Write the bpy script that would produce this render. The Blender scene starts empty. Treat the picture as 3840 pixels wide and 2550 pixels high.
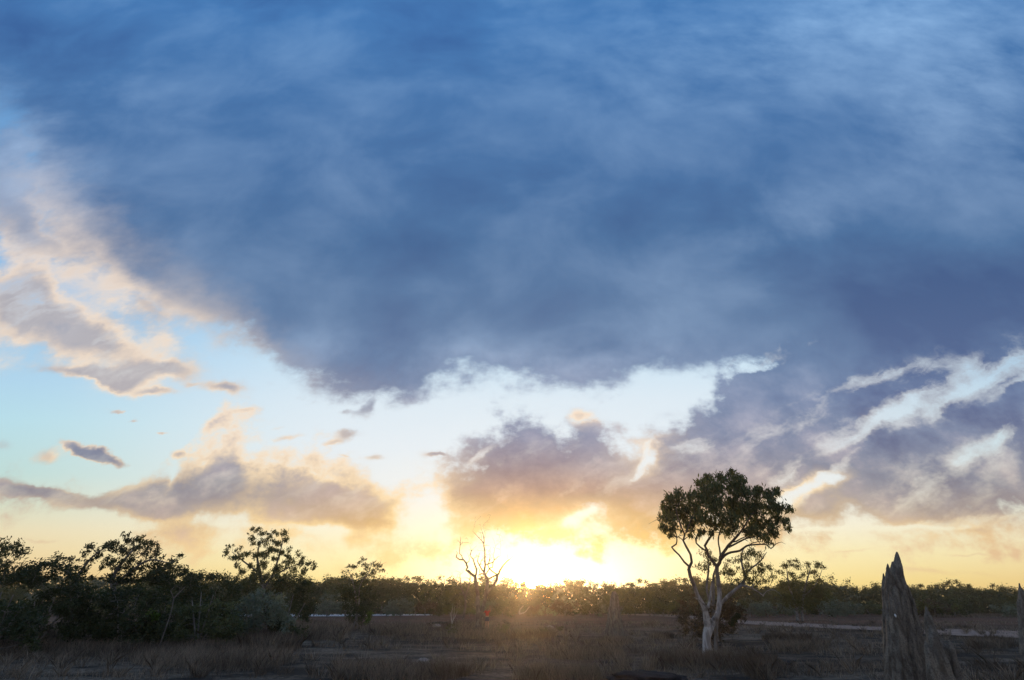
import bpy, bmesh, math, random
import numpy as np
from mathutils import Vector, Matrix, noise as mn
random.seed(7)
rng = np.random.default_rng(11)
SC = bpy.context.scene
COL = SC.collection
# ---------------------------------------------------------------- camera
F_PX, PITCH, CAM_H = 1813.0, math.atan(1002/1813.0), 1.7
cs, sn = math.cos(PITCH), math.sin(PITCH)
cam_d = bpy.data.cameras.new('camera'); cam = bpy.data.objects.new('camera', cam_d); COL.objects.link(cam)
cam_d.sensor_width = 36.0; cam_d.lens = 36.0*F_PX/3840.0
cam_d.clip_start = 0.1; cam_d.clip_end = 20000
cam.location = (0, 0, CAM_H); cam.rotation_euler = (math.radians(90)+PITCH, 0, 0)
SC.camera = cam
def ray(px, py):
    a, b = (px-1920)/F_PX, (1275-py)/F_PX
    return Vector((a, cs-sn*b, sn+cs*b))
def at(px, py, Y):
    """world point seen at photo position px,py standing Y metres away"""
    r = ray(px, py); t = Y/r.y
    return Vector((r.x*t, Y, CAM_H+r.z*t))
def on_ground(px, py):
    r = ray(px, py); t = -CAM_H/r.z
    return Vector((r.x*t, r.y*t, 0))
def lin(c):
    o = []
    for v in c[:3]:
        v /= 255.0
        o.append(v/12.92 if v <= 0.04045 else ((v+0.055)/1.055)**2.4)
    return (*o, 1.0)
# ---------------------------------------------------------------- tiny node language
class N:
    def __init__(s, nt): s.nt = nt
    def new(s, t): return s.nt.nodes.new(t)
    def put(s, sock, v):
        if isinstance(v, X): s.nt.links.new(v.s, sock)
        elif v is not None:
            if sock.type == 'VECTOR': v = tuple(v)[:3]
            sock.default_value = v
class X:
    def __init__(s, n, sock): s.n, s.s = n, sock
    def m(s, op, b=None, c=None):
        nd = s.n.new('ShaderNodeMath'); nd.operation = op
        s.n.put(nd.inputs[0], s)
        if b is not None: s.n.put(nd.inputs[1], b)
        if c is not None: s.n.put(nd.inputs[2], c)
        return X(s.n, nd.outputs[0])
    def __add__(s, b): return s.m('ADD', b)
    __radd__ = __add__
    def __mul__(s, b): return s.m('MULTIPLY', b)
    __rmul__ = __mul__
    def __sub__(s, b): return s.m('SUBTRACT', b)
    def __rsub__(s, b): return (s*-1.0)+b
    def __truediv__(s, b): return s.m('DIVIDE', b)
    def mx(s, b): return s.m('MAXIMUM', b)
    def mn(s, b): return s.m('MINIMUM', b)
    def exp(s): return s.m('EXPONENT')
    def ss(s, a, b, lo=0.0, hi=1.0):           # smooth step between a and b
        nd = s.n.new('ShaderNodeMapRange'); nd.interpolation_type = 'SMOOTHSTEP'
        s.n.put(nd.inputs['Value'], s)
        for k, v in (('From Min', a), ('From Max', b), ('To Min', lo), ('To Max', hi)): s.n.put(nd.inputs[k], v)
        return X(s.n, nd.outputs[0])
    def ls(s, a, b, lo=0.0, hi=1.0):
        nd = s.n.new('ShaderNodeMapRange'); s.n.put(nd.inputs['Value'], s)
        for k, v in (('From Min', a), ('From Max', b), ('To Min', lo), ('To Max', hi)): s.n.put(nd.inputs[k], v)
        return X(s.n, nd.outputs[0])
def vec(n, x, y, z=0.0):
    nd = n.new('ShaderNodeCombineXYZ')
    for k, v in enumerate((x, y, z)): n.put(nd.inputs[k], v)
    return X(n, nd.outputs[0])
def vop(n, op, a, b=None, out=0):
    nd = n.new('ShaderNodeVectorMath'); nd.operation = op; n.put(nd.inputs[0], a)
    if b is not None: n.put(nd.inputs[3 if op == 'SCALE' else 1], b)
    return X(n, nd.outputs['Value'] if op in ('DOT_PRODUCT', 'LENGTH') else nd.outputs[0])
def noise_x(n, v, scale, detail=4, rough=0.5, dist=0.0, color=False, lac=2.0):
    nd = n.new('ShaderNodeTexNoise'); nd.noise_dimensions = '3D'
    n.put(nd.inputs['Vector'], v)
    for k, w in (('Scale', scale), ('Detail', detail), ('Roughness', rough), ('Distortion', dist), ('Lacunarity', lac)): nd.inputs[k].default_value = w
    return X(n, nd.outputs['Color' if color else 'Fac'])
def mixc(n, f, a, b, mode='MIX'):
    nd = n.new('ShaderNodeMix'); nd.data_type = 'RGBA'; nd.blend_type = mode; nd.clamp_result = False
    n.put(nd.inputs[0], f); n.put(nd.inputs[6], a); n.put(nd.inputs[7], b)
    return X(n, nd.outputs[2])
def ramp(n, f, stops, interp='LINEAR', raw=False):
    nd = n.new('ShaderNodeValToRGB'); cr = nd.color_ramp; cr.interpolation = interp
    n.put(nd.inputs[0], f)
    while len(cr.elements) > 1: cr.elements.remove(cr.elements[0])
    cr.elements[0].position = stops[0][0]; cr.elements[0].color = stops[0][1] if raw else lin(stops[0][1])
    for p, c in stops[1:]:
        e = cr.elements.new(p); e.color = c if raw else lin(c)
    return X(n, nd.outputs[0])
def curve(n, f, pts, lo, hi, vlo, vhi):
    """float curve through (x,y) world pairs"""
    nd = n.new('ShaderNodeFloatCurve'); cv = nd.mapping.curves[0]
    nd.mapping.use_clip = False
    q = [((x-lo)/(hi-lo), (y-vlo)/(vhi-vlo)) for x, y in sorted(pts)]
    cv.points[0].location = q[0]; cv.points[1].location = q[-1]
    for p in q[1:-1]: cv.points.new(*p)
    for p in cv.points: p.handle_type = 'AUTO_CLAMPED'
    nd.mapping.update()
    n.put(nd.inputs['Value'], (f-lo)*(1.0/(hi-lo)))
    return X(n, nd.outputs[0])*(vhi-vlo)+vlo
# ---------------------------------------------------------------- sky: sky texture plus cloud banks laid out by direction
SUN = ray(1995, 2178).normalized()
SUN_EL = math.asin(SUN.z); SUN_AZ = math.atan2(SUN.x, SUN.y)
def uv_of(px, py):
    r = ray(px, py); return r.x/r.y, r.z/r.y
def build_sky():
    w = bpy.data.worlds.new('World'); SC.world = w; w.use_nodes = True
    nt = w.node_tree; nt.nodes.clear(); n = N(nt)
    w.cycles.sampling_method = 'MANUAL'; w.cycles.sample_map_resolution = 1024
    tc = n.new('ShaderNodeTexCoord'); D = X(n, tc.outputs['Generated'])
    sp = n.new('ShaderNodeSeparateXYZ'); n.put(sp.inputs[0], D)
    x, y, z = (X(n, sp.outputs[i]) for i in range(3))
    # cloud-deck coordinates: clouds spread on a curved deck overhead
    zc = z.mx(0.0)+0.11
    Q = vec(n, x/zc, y/zc, 0.0)
    yy = y.mx(0.12)
    u0, v0 = x/yy, z/yy
    # turbulence
    wb = noise_x(n, Q, 0.9, 3, 0.5, color=True)
    wbs = n.new('ShaderNodeSeparateXYZ'); n.put(wbs.inputs[0], wb)
    S = vec(n, u0, v0, 0.0)
    wf = noise_x(n, vec(n, u0*1.0, v0*1.35, 3.1), 9.0, 5, 0.62, color=True)
    wfs = n.new('ShaderNodeSeparateXYZ'); n.put(wfs.inputs[0], wf)
    wl = noise_x(n, vec(n, u0, v0*1.2, 7.7), 2.6, 2, 0.5, color=True)
    wls = n.new('ShaderNodeSeparateXYZ'); n.put(wls.inputs[0], wl)
    r_ = lambda nd, i: X(n, nd.outputs[i])-0.5
    vs = (v0*0.9+0.35).mn(1.4)                     # features grow with height
    u = u0 + (r_(wfs, 0)*0.12+r_(wls, 0)*0.16)*vs
    v = v0 + (r_(wfs, 1)*0.09+r_(wls, 1)*0.11)*vs
    UV1 = vec(n, u, v, 1.0)
    def blob(px, py, ra, rb, rot=0.0):
        """soft elliptical patch, photo position and pixel radii turned into sky coordinates"""
        c, s = math.cos(math.radians(rot)), math.sin(math.radians(rot))
        e1 = (c*ra, -s*ra); e2 = (s*rb, c*rb)
        c0 = np.array(uv_of(px, py))
        a = np.array(uv_of(px+e1[0]*.1, py+e1[1]*.1))-c0; b = np.array(uv_of(px+e2[0]*.1, py+e2[1]*.1))-c0
        M = np.linalg.inv(np.stack([a, b], 1)*10.0)
        k = -M@c0
        d1 = vop(n, 'DOT_PRODUCT', UV1, (float(M[0, 0]), float(M[0, 1]), float(k[0])))
        d2 = vop(n, 'DOT_PRODUCT', UV1, (float(M[1, 0]), float(M[1, 1]), float(k[1])))
        q = d1.m('MULTIPLY_ADD', d1, d2*d2)
        return (q*-1.0).exp()
    def total(lst):
        t = None
        for bl in lst:
            e = blob(*bl[:-1])*bl[-1]
            t = e if t is None else t+e
        return t
    def edge(pts):
        q = [uv_of(px, py) for px, py in pts]
        return curve(n, u.mx(-2.2).mn(2.2), q, -2.2, 2.2, 0.0, 2.2)
    nf = noise_x(n, vec(n, u0, v0*1.3, 0.0), 7.0, 8, 0.60)-0.5             # puffs
    nq = noise_x(n, Q, 1.6, 7, 0.58)-0.5                                     # deck streaks
    nb = noise_x(n, vec(n, u0, v0*1.2, 5.0), 2.2, 5, 0.5)-0.5
    # --- the great dark deck
    E1 = edge([(-900, 150), (0, 330), (120, 700), (250, 950), (420, 1060), (600, 1160), (760, 1210), (900, 1250), (960, 1300), (1060, 1400), (1180, 1450),
               (1330, 1490), (1480, 1490), (1650, 1450), (1850, 1420), (2050, 1440), (2300, 1420), (2500, 1370), (2700, 1310), (2850, 1340),
               (3000, 1450), (3200, 1650), (3840, 1900), (4700, 1950)])
    s1 = (v-E1)/(v0*0.8+0.55)
    soft1 = u0.ss(-0.55, -0.95)
    s1 = s1 + nf*0.26 + nq*0.16 + nb*0.08 + soft1*0.17 + total([(560, 1020, 160, 60, -40, 0.05), (1500, 1490, 500, 60, 0, 0.01)])
    # --- the low bank
    T = edge([(-900, 1780), (0, 1790), (200, 1805), (340, 1865), (430, 1870), (560, 1800), (640, 1790), (680, 1670), (760, 1610), (830, 1660), (900, 1620), (1000, 1670),
              (1150, 1690), (1300, 1750), (1420, 1810), (1500, 1850), (1580, 1860), (1650, 1800), (1700, 1720), (1800, 1650), (1950, 1580), (2080, 1590),
              (2180, 1555), (2235, 1570), (2270, 1670), (2350, 1680), (2440, 1655), (2470, 1545), (2600, 1480), (2750, 1370), (2830, 1270), (3000, 1000), (4700, 900)])
    B = edge([(-900, 1840), (0, 1850), (200, 1885), (350, 1900), (460, 1960), (520, 2030), (700, 2065), (850, 2030), (1000, 2020), (1200, 2065), (1400, 2080),
              (1600, 2040), (1750, 2030), (1900, 2010), (2100, 2015), (2250, 2030), (2450, 2045), (2700, 2035), (2900, 2030), (3100, 2015), (3300, 2000), (3840, 1990), (4700, 1990)])
    d2 = ((T-v).mn((v-B)*1.25))*1.0
    s2 = d2 + nf*0.46 + nb*0.14 + 0.008
    s2 = s2 + total([(1560, 1950, 110, 60, 30, -0.09), (2190, 1925, 100, 26, 15, -0.06), (1180, 1990, 260, 22, -5, -0.06), (2470, 1700, 30, 110, -20, -0.05),
                     (3000, 1850, 130, 35, 25, -0.16), (3150, 1800, 80, 25, 35, -0.1), (3500, 1480, 330, 60, 22, -0.26), (3750, 1640, 200, 40, 25, -0.22), (3350, 1985, 320, 9, 2, -0.05),
                     (620, 1960, 180, 22, 5, -0.045), (1250, 1800, 110, 22, -20, -0.05), (2900, 1350, 200, 22, 10, -0.05),
                     (700, 1860, 300, 60, 0, 0.03)])
    s2 = s2 + total([(150, 1840, 260, 30, -5, 0.045), (380, 1880, 160, 26, -5, 0.03), (1400, 1930, 160, 50, 10, 0.03), (450, 1900, 160, 40, -5, 0.03)])
    # --- separate puffs
    s3 = total([(60, 1180, 340, 130, -12, 0.50), (330, 1300, 230, 90, -20, 0.36), (40, 560, 170, 170, 20, 0.34), (560, 1250, 330, 60, -35, 0.22), (240, 1400, 170, 28, -8, 0.26), (40, 830, 130, 260, 20, 0.46), (260, 960, 190, 60, -28, 0.30),
                (520, 1130, 120, 40, -35, 0.22), (700, 1190, 220, 60, -15, 0.26), (600, 1390, 120, 34, -8, 0.42), (450, 1420, 90, 34, 0, 0.42), (830, 1460, 90, 24, 0, 0.44), (560, 1465, 80, 18, 0, 0.40), (310, 1420, 110, 22, -12, .3),
                (360, 1690, 150, 32, -14, 0.34), (180, 1705, 60, 34, 0, 0.42), (400, 1520, 50, 14, 0, 0.22), (500, 1560, 36, 14, 20, 0.2), (620, 1600, 40, 10, 0, 0.2),
                (1290, 1645, 56, 24, 0, 0.42), (1240, 1675, 50, 14, 0, 0.36), (1420, 1725, 40, 16, 0, 0.38), (1080, 1640, 66, 16, 0, 0.38), (1370, 1540, 70, 30, 60, 0.36), (1300, 1560, 30, 12, 0, .3), (900, 1550, 40, 14, 0, .3), (700, 1440, 40, 12, 0, 0.2),
                (2195, 1545, 60, 32, 0, 0.40), (2530, 1545, 80, 40, 0, 0.26), (1640, 1690, 60, 16, 10, 0.2), (0, 1660, 50, 40, 0, 0.25),
                (1050, 1600, 40, 10, 0, .2), (1150, 1760, 120, 40, 0, .2), (1000, 1700, 200, 30, -15, .16),
                (1230, 2078, 90, 9, -3, 0.22), (1540, 2090, 80, 9, -5, 0.22), (560, 2040, 110, 12, 0, 0.20), (1150, 2035, 40, 18, 35, 0.22), (150, 2035, 150, 9, -3, 0.21), (730, 2085, 70, 12, 0, 0.2),
                (3200, 2075, 160, 9, 2, 0.20), (3650, 2075, 150, 8, 8, 0.20), (3550, 2150, 320, 14, 2, .17), (2650, 2060, 330, 16, -4, 0.17), (1700, 2030, 180, 10, 0, 0.2)])
    s3 = s3 + nf*0.72 + nb*0.2 - 0.105
    # thickness 0..1 for every layer
    t1 = s1.ss(-0.06, soft1*0.34+0.13); t2 = s2.ss(-0.05, 0.15); t3 = s3.ss(-0.10, 0.50)
    s4 = total([(365, 1690, 150, 26, -14, 0.5), (430, 1525, 60, 12, 0, 0.3), (500, 1565, 40, 12, 10, 0.28), (615, 1600, 44, 9, 0, 0.28), (120, 1840, 300, 34, -4, 0.4), (60, 1090, 60, 40, 0, 0.15),
        (700, 1690, 70, 34, -5, 0.3), (1300, 1725, 60, 9, 0, 0.22), (1650, 1690, 50, 10, 5, 0.24), (1560, 1880, 60, 40, 30, 0.2), (450, 980, 120, 50, -35, 0.2)])
    t4 = (s4+nf*0.75-0.140).ss(-0.06, 0.26)
    t23 = t2.mx(t3*(t3*0.10+0.60)).mx(t4*0.92)
    dens = t1.mx(t23)
    gap = total([(200, 1180, 520, 330, -20, 0.26), (700, 1800, 500, 120, 0, .12), (3450, 1500, 520, 150, 24, 0.30), (3450, 1850, 500, 120, 20, 0.22), (2900, 1600, 300, 120, 24, .18), (3560, 1470, 330, 46, 24, 0.62), (3350, 1560, 150, 30, 30, 0.5), (3740, 1640, 200, 38, 28, 0.58), (3000, 1850, 130, 26, 28, 0.66), (3120, 1790, 110, 20, 38, 0.7), (2960, 1790, 60, 40, 40, 0.6),
                 (3720, 1950, 260, 26, 6, 0.55), (2900, 1330, 160, 26, 12, 0.55), (3240, 1430, 150, 26, 12, 0.5), (2600, 1660, 90, 22, 20, 0.5), (3820, 1440, 120, 16, 30, 0.5),
                 (2200, 1925, 80, 24, 18, 0.5), (1560, 1950, 60, 60, 30, 0.6), (2430, 1720, 18, 80, -25, 0.7), (1840, 1690, 100, 16, 30, .5)])
    c24, s24 = math.cos(math.radians(27)), math.sin(math.radians(27))
    ns = noise_x(n, vec(n, (u*c24+v*s24)*1.6, (v*c24-u*s24)*6.0, 2.0), 3.2, 6, 0.6)-0.5
    gapm = (gap*1.25+ns*3.0+nf*2.4).ss(0.05, 1.35)*gap.ss(0.04, 0.34).mx(v0.ss(0.42, 0.22)*0.36)
    # --- where it is, for colour
    
    sdot = vop(n, 'DOT_PRODUCT', D, tuple(SUN))
    ang = sdot.mn(0.99999).mx(-0.99999).m('ARCCOSINE')*(180/math.pi)      # degrees from the sun
    hz = u0-SUN.x/SUN.y
    # clear sky
    elr = (v0*0.5/((u0*u0*0.08+1.0).m('SQRT'))).mx(0.0).mn(1.0)
    clear_far = ramp(n, elr, [(0.0, (228, 172, 132)), (0.017, (238, 190, 138)), (0.04, (246, 219, 168)), (0.063, (241, 227, 188)), (0.088, (218, 228, 205)), (0.115, (196, 227, 222)), (0.17, (190, 229, 241)),
                              (0.215, (182, 220, 244)), (0.34, (152, 200, 243)), (0.5, (125, 180, 230)), (0.8, (90, 145, 205))])
    clear_sun = ramp(n, elr, [(0.0, (252, 208, 120)), (0.02, (255, 230, 150)), (0.045, (255, 242, 190)), (0.07, (252, 246, 222)), (0.10, (244, 246, 243)), (0.147, (236, 245, 251)), (0.20, (228, 242, 252)), (0.25, (212, 236, 252)), (0.36, (165, 210, 245)), (0.5, (140, 195, 235))])
    asy = (hz*1.0)
    hzs = hz.mx(0.0)*0.62+hz.mn(0.0)*0.85
    near = (vec(n, hzs, (v0-0.25)*0.75, 0.0)); nl = vop(n, 'LENGTH', near)
    fs = nl.ss(1.02, 0.30)
    clear = mixc(n, fs, clear_far, clear_sun)
    # clouds
    cl_far = ramp(n, elr, [(0.0, (222, 172, 135)), (0.045, (224, 180, 142)), (0.06, (205, 172, 150)), (0.08, (176, 163, 160)), (0.11, (150, 150, 162)), (0.147, (134, 143, 168)), (0.20, (122, 140, 174)), (0.25, (110, 135, 172)), (0.31, (100, 129, 168)), (0.42, (82, 118, 163)), (0.55, (78, 118, 168)), (0.95, (74, 126, 186))])
    cl_sun = ramp(n, elr, [(0.0, (255, 226, 130)), (0.05, (250, 206, 100)), (0.068, (232, 184, 100)), (0.085, (216, 174, 120)), (0.105, (194, 162, 144)), (0.13, (168, 156, 164)), (0.16, (142, 150, 178)), (0.19, (128, 145, 178)), (0.24, (110, 134, 168)), (0.31, (96, 125, 162)), (0.42, (82, 117, 162)), (0.6, (76, 120, 172)), (0.95, (74, 128, 188))])
    fsc = (vop(n, 'LENGTH', vec(n, hz*0.95, v0*1.1, 0.0))).ss(0.72, 0.12)
    thick = mixc(n, fsc, cl_far, cl_sun)
    # inner modelling of the deck: lighter and darker folds
    det = noise_x(n, vec(n, u0, v0*1.15, 9.0), 2.7, 6, 0.55, 0.3)-0.5
    fold = det*1.1+nq*0.30
    bright = total([(3300, 60, 620, 230, 15, 0.75), (3650, 360, 380, 220, 35, 0.60), (3800, 620, 130, 160, 0, .25), (2450, 60, 300, 200, 0, .2), (2950, 820, 420, 120, 22, 0.46), (2200, 150, 500, 400, 0, 0.10), (640, 420, 230, 120, -45, 0.20),
                    (3700, 1100, 600, 200, 0, -0.75), (60, 60, 420, 160, -25, -0.38), (1500, 950, 600, 200, 0, -0.03), (3150, 600, 300, 160, 0, -0.14),
                    (1800, 1350, 520, 90, 0, 0.34), (1150, 1330, 220, 90, 20, 0.26), (880, 1080, 160, 110, 0, 0.12), (2400, 1280, 400, 90, 20, 0.20), (2950, 1250, 260, 60, 20, 0.16), (3000, 1380, 160, 60, 20, .18),
                    (30, 600, 190, 260, 15, 0.75), (200, 800, 160, 120, 30, .35), (3200, 1700, 300, 60, 15, 0.06), (3400, 1560, 500, 90, 20, 0.2)])
    lowc = v0.ss(0.62, 0.30)
    lf = fold*1.15+bright*0.80+bright.mx(0.0)*(nq*0.5+nf)*1.5+nf*lowc*2.3
    light_tint = ramp(n, elr, [(0.0, (255, 225, 170)), (0.08, (240, 210, 190)), (0.16, (196, 190, 205)), (0.28, (170, 196, 228)), (0.45, (150, 178, 215)), (0.95, (140, 184, 232))])
    thick = mixc(n, lf.mx(0.0).mn(1.0), thick, light_tint)
    dark_tint = mixc(n, 1.0, thick, lin((205, 205, 222)), 'MULTIPLY')
    thick = mixc(n, (lf*-2.2).mx(0.0).mn(1.0), thick, dark_tint)
    # thin, lit edges
    rim_far = ramp(n, elr, [(0.0, (255, 226, 160)), (0.08, (255, 222, 165)), (0.15, (255, 232, 205)), (0.3, (252, 230, 208)), (0.5, (235, 222, 215)), (0.9, (150, 190, 230))])
    rim_amt = total([(300, 1250, 700, 420, -30, 1.25), (250, 800, 330, 300, 0, 0.35), (1000, 1720, 500, 150, 0, 1.1), (1100, 2000, 700, 120, 0, 0.8), (3000, 1830, 300, 120, 0, 0.9), (3650, 1550, 380, 230, 0, 0.55),
                     (2200, 1545, 90, 40, 0, 1.4), (2450, 1680, 120, 120, 0, 0.8), (2200, 1940, 200, 90, 0, 1.0), (1560, 1900, 200, 160, 0, 0.9), (3500, 2000, 500, 60, 0, 0.6), (200, 1700, 120, 60, 0, 0.8)])
    cloud = mixc(n, ((dens.ss(1.0, 0.30))*(rim_amt*((nf+nb)*2.2+0.85).mx(0.25)).mn(1.0)+gapm*(1.15-gapm)*0.8).mn(1.0), thick, rim_far)
    alpha = dens.ss(0.0, 0.50)*(1.0-gapm*0.88)
    col = mixc(n, alpha, clear, cloud)
    # the glare of the low sun in the air round it
    g1 = (ang*-1.15).exp()
    gl = vop(n, 'LENGTH', vec(n, (hz-0.03)*0.75, (v0-0.040)*2.35, 0.0))
    gw = (gl*gl*-46.0).exp()*((alpha*1.0).ss(1.0, 0.25)*0.93+0.07)+(gl*-5.5).exp()*0.22
    glow_c = vop(n, 'SCALE', lin((255, 240, 196)), gw*1.5)
    core_c = vop(n, 'SCALE', lin((255, 176, 62)), g1*60.0)
    disc = ang.ss(0.75, 0.45)
    disc_c = vop(n, 'SCALE', lin((255, 236, 190)), disc*260.0)
    colv = vop(n, 'ADD', vop(n, 'ADD', vop(n, 'ADD', col, glow_c), core_c), disc_c)
    # unseen sky behind the viewer, brightened and made neutral to light the foreground
    back = ramp(n, z.mx(0.0), [(0.0, (214, 196, 190)), (0.12, (206, 200, 206)), (0.35, (170, 184, 208)), (0.7, (110, 146, 190)), (1.0, (84, 130, 186))])
    colv = mixc(n, y.ss(0.22, 0.10), colv, back)
    sky = n.new('ShaderNodeTexSky'); sky.sky_type = 'NISHITA'; sky.sun_disc = False
    sky.sun_elevation = SUN_EL; sky.sun_rotation = SUN_AZ; sky.dust_density = 2.0; sky.altitude = 50
    bg0 = n.new('ShaderNodeBackground'); n.put(bg0.inputs[0], X(n, sky.outputs[0])); bg0.inputs[1].default_value = 0.05
    bg = n.new('ShaderNodeBackground'); n.put(bg.inputs[0], colv); bg.inputs[1].default_value = 1.0
    # clear air shows the sky texture, clouds and lit air lie over it
    mxs = n.new('ShaderNodeMixShader'); mxs.inputs[0].default_value = 0.93
    nt.links.new(bg0.outputs[0], mxs.inputs[1]); nt.links.new(bg.outputs[0], mxs.inputs[2])
    out = n.new('ShaderNodeOutputWorld'); nt.links.new(mxs.outputs[0], out.inputs[0])
build_sky()
sun_d = bpy.data.lights.new('sun', 'SUN'); sun_d.energy = 2.8; sun_d.angle = math.radians(0.5); sun_d.color = (1.0, 0.60, 0.27)
sun = bpy.data.objects.new('sun', sun_d); COL.objects.link(sun)
sun.rotation_euler = SUN.to_track_quat('Z', 'Y').to_euler(); sun.location = SUN*500
SC.view_settings.view_transform = 'Standard'; SC.view_settings.look = 'None'; SC.view_settings.exposure = 0; SC.view_settings.gamma = 1
SC.render.engine = 'CYCLES'
# ---------------------------------------------------------------- materials
def mat(name, build):
    m = bpy.data.materials.new(name); m.use_nodes = True; nt = m.node_tree; nt.nodes.clear(); n = N(nt)
    o = nt.nodes.new('ShaderNodeOutputMaterial'); build(n, nt, o); return m
def foliage_mat(name, dark, light, trans=0.35, scale=0.9):
    def b(n, nt, o):
        g = n.new('ShaderNodeNewGeometry'); oi = n.new('ShaderNodeObjectInfo')
        nz = noise_x(n, X(n, g.outputs['Position']), scale, 3, 0.6)
        f = (nz.ss(0.36, 0.66)*0.6 + X(n, oi.outputs['Random'])*0.3 + X(n, g.outputs['Random Per Island'])*0.35).mn(1.0)
        c = mixc(n, f, (*dark, 1), (*light, 1))
        d = n.new('ShaderNodeBsdfPrincipled'); n.put(d.inputs['Base Color'], c); d.inputs['Roughness'].default_value = 0.62; d.inputs['Specular IOR Level'].default_value = 0.25
        t = n.new('ShaderNodeBsdfTranslucent'); n.put(t.inputs['Color'], mixc(n, 1.0, c, (1.5, 1.35, 0.55, 1), 'MULTIPLY'))
        mx = n.new('ShaderNodeMixShader'); mx.inputs[0].default_value = trans
        nt.links.new(d.outputs[0], mx.inputs[1]); nt.links.new(t.outputs[0], mx.inputs[2]); nt.links.new(mx.outputs[0], o.inputs[0])
    return mat(name, b)
def bark_mat(name, a, b_, c_, sc=6.0, stretch=0.25, bump=0.4, upper=None):
    def b(n, nt, o):
        tc = n.new('ShaderNodeTexCoord'); P = X(n, tc.outputs['Object'])
        mp = vop(n, 'MULTIPLY', P, (1, 1, stretch))
        n1 = noise_x(n, mp, sc, 6, 0.62, 0.6); n2 = noise_x(n, P, sc*0.35, 3, 0.5)
        col = mixc(n, n1.ss(0.38, 0.62), (*a, 1), (*b_, 1)); col = mixc(n, n2.ss(0.5, 0.68), col, (*c_, 1))
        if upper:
            sp = n.new('ShaderNodeSeparateXYZ'); n.put(sp.inputs[0], P); col = mixc(n, (X(n, sp.outputs[2])+n2*1.6).ss(2.2, 4.2), col, (*upper, 1))  # darker with height: own bark tone plus backlit shade put into the colour
        d = n.new('ShaderNodeBsdfPrincipled'); n.put(d.inputs['Base Color'], col); d.inputs['Roughness'].default_value = 0.85; d.inputs['Specular IOR Level'].default_value = 0.2
        bp = n.new('ShaderNodeBump'); bp.inputs['Strength'].default_value = bump; bp.inputs['Distance'].default_value = 0.03; n.put(bp.inputs['Height'], n1)
        nt.links.new(bp.outputs[0], d.inputs['Normal']); nt.links.new(d.outputs[0], o.inputs[0])
    return mat(name, b)
M = {}
M['leaf_gum'] = foliage_mat('gum_leaves', (0.032, 0.046, 0.022), (0.105, 0.130, 0.058), 0.30, 1.6)
M['leaf_dark'] = foliage_mat('dark_leaves', (0.018, 0.028, 0.014), (0.062, 0.085, 0.036), 0.30, 0.7)
M['leaf_grey'] = foliage_mat('greygreen_leaves', (0.075, 0.098, 0.078), (0.165, 0.205, 0.160), 0.25, 0.9)
M['leaf_olive'] = foliage_mat('olive_leaves', (0.045, 0.055, 0.022), (0.110, 0.125, 0.045), 0.38, 0.5)
M['leaf_fresh'] = foliage_mat('fresh_leaves', (0.045, 0.085, 0.018), (0.120, 0.200, 0.035), 0.40, 1.2)
M['leaf_brown'] = foliage_mat('dry_leaves', (0.045, 0.035, 0.026), (0.110, 0.085, 0.058), 0.30, 1.2)
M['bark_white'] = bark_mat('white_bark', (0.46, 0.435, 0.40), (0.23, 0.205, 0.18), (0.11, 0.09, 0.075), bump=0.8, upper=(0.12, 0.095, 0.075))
M['bark_grey'] = bark_mat('grey_bark', (0.20, 0.18, 0.16), (0.12, 0.105, 0.09), (0.28, 0.25, 0.22))
M['bark_dead'] = bark_mat('dead_wood', (0.17, 0.14, 0.115), (0.10, 0.082, 0.068), (0.24, 0.21, 0.18))
M['bark_pale'] = bark_mat('bleached_wood', (0.50, 0.47, 0.43), (0.34, 0.31, 0.28), (0.42, 0.38, 0.34))
def mound_build(n, nt, o):
    g = n.new('ShaderNodeTexCoord'); P = X(n, g.outputs['Object'])
    st = noise_x(n, vop(n, 'MULTIPLY', P, (1, 1, 0.3)), 9.0, 6, 0.6, 0.4); fine = noise_x(n, P, 38.0, 5, 0.7); big = noise_x(n, P, 1.8, 3, 0.5)
    c = mixc(n, st.ss(0.36, 0.64), (0.13, 0.108, 0.083, 1), (0.29, 0.25, 0.195, 1)); c = mixc(n, big.ss(0.4, 0.7)*0.5, c, (0.19, 0.18, 0.165, 1)); c = mixc(n, fine.ss(0.48, 0.62)*0.65, c, (0.07, 0.06, 0.05, 1))
    d = n.new('ShaderNodeBsdfPrincipled'); n.put(d.inputs['Base Color'], c); d.inputs['Roughness'].default_value = 0.95; d.inputs['Specular IOR Level'].default_value = 0.1
    bp = n.new('ShaderNodeBump'); bp.inputs['Strength'].default_value = 0.9; bp.inputs['Distance'].default_value = 0.05; n.put(bp.inputs['Height'], st*0.6+fine*0.9)
    nt.links.new(bp.outputs[0], d.inputs['Normal']); nt.links.new(d.outputs[0], o.inputs[0])
M['mound'] = mat('termite_clay', mound_build)
def plain(name, col, rough=0.8, var=0.25, sc=14.0, bump=0.0):
    def b(n, nt, o):
        tc = n.new('ShaderNodeTexCoord'); nz = noise_x(n, X(n, tc.outputs['Object']), sc, 4, 0.6)
        c = mixc(n, nz.ss(0.3, 0.7), tuple(v*(1-var) for v in col)+(1,), tuple(min(1, v*(1+var)) for v in col)+(1,))
        d = n.new('ShaderNodeBsdfPrincipled'); n.put(d.inputs['Base Color'], c); d.inputs['Roughness'].default_value = rough; d.inputs['Specular IOR Level'].default_value = 0.25
        if bump:
            bp = n.new('ShaderNodeBump'); bp.inputs['Strength'].default_value = bump; bp.inputs['Distance'].default_value = 0.02; n.put(bp.inputs['Height'], nz); nt.links.new(bp.outputs[0], d.inputs['Normal'])
        nt.links.new(d.outputs[0], o.inputs[0])
    return mat(name, b)
M['skin'] = plain('skin', (0.46, 0.27, 0.19), 0.6, 0.08)
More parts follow.
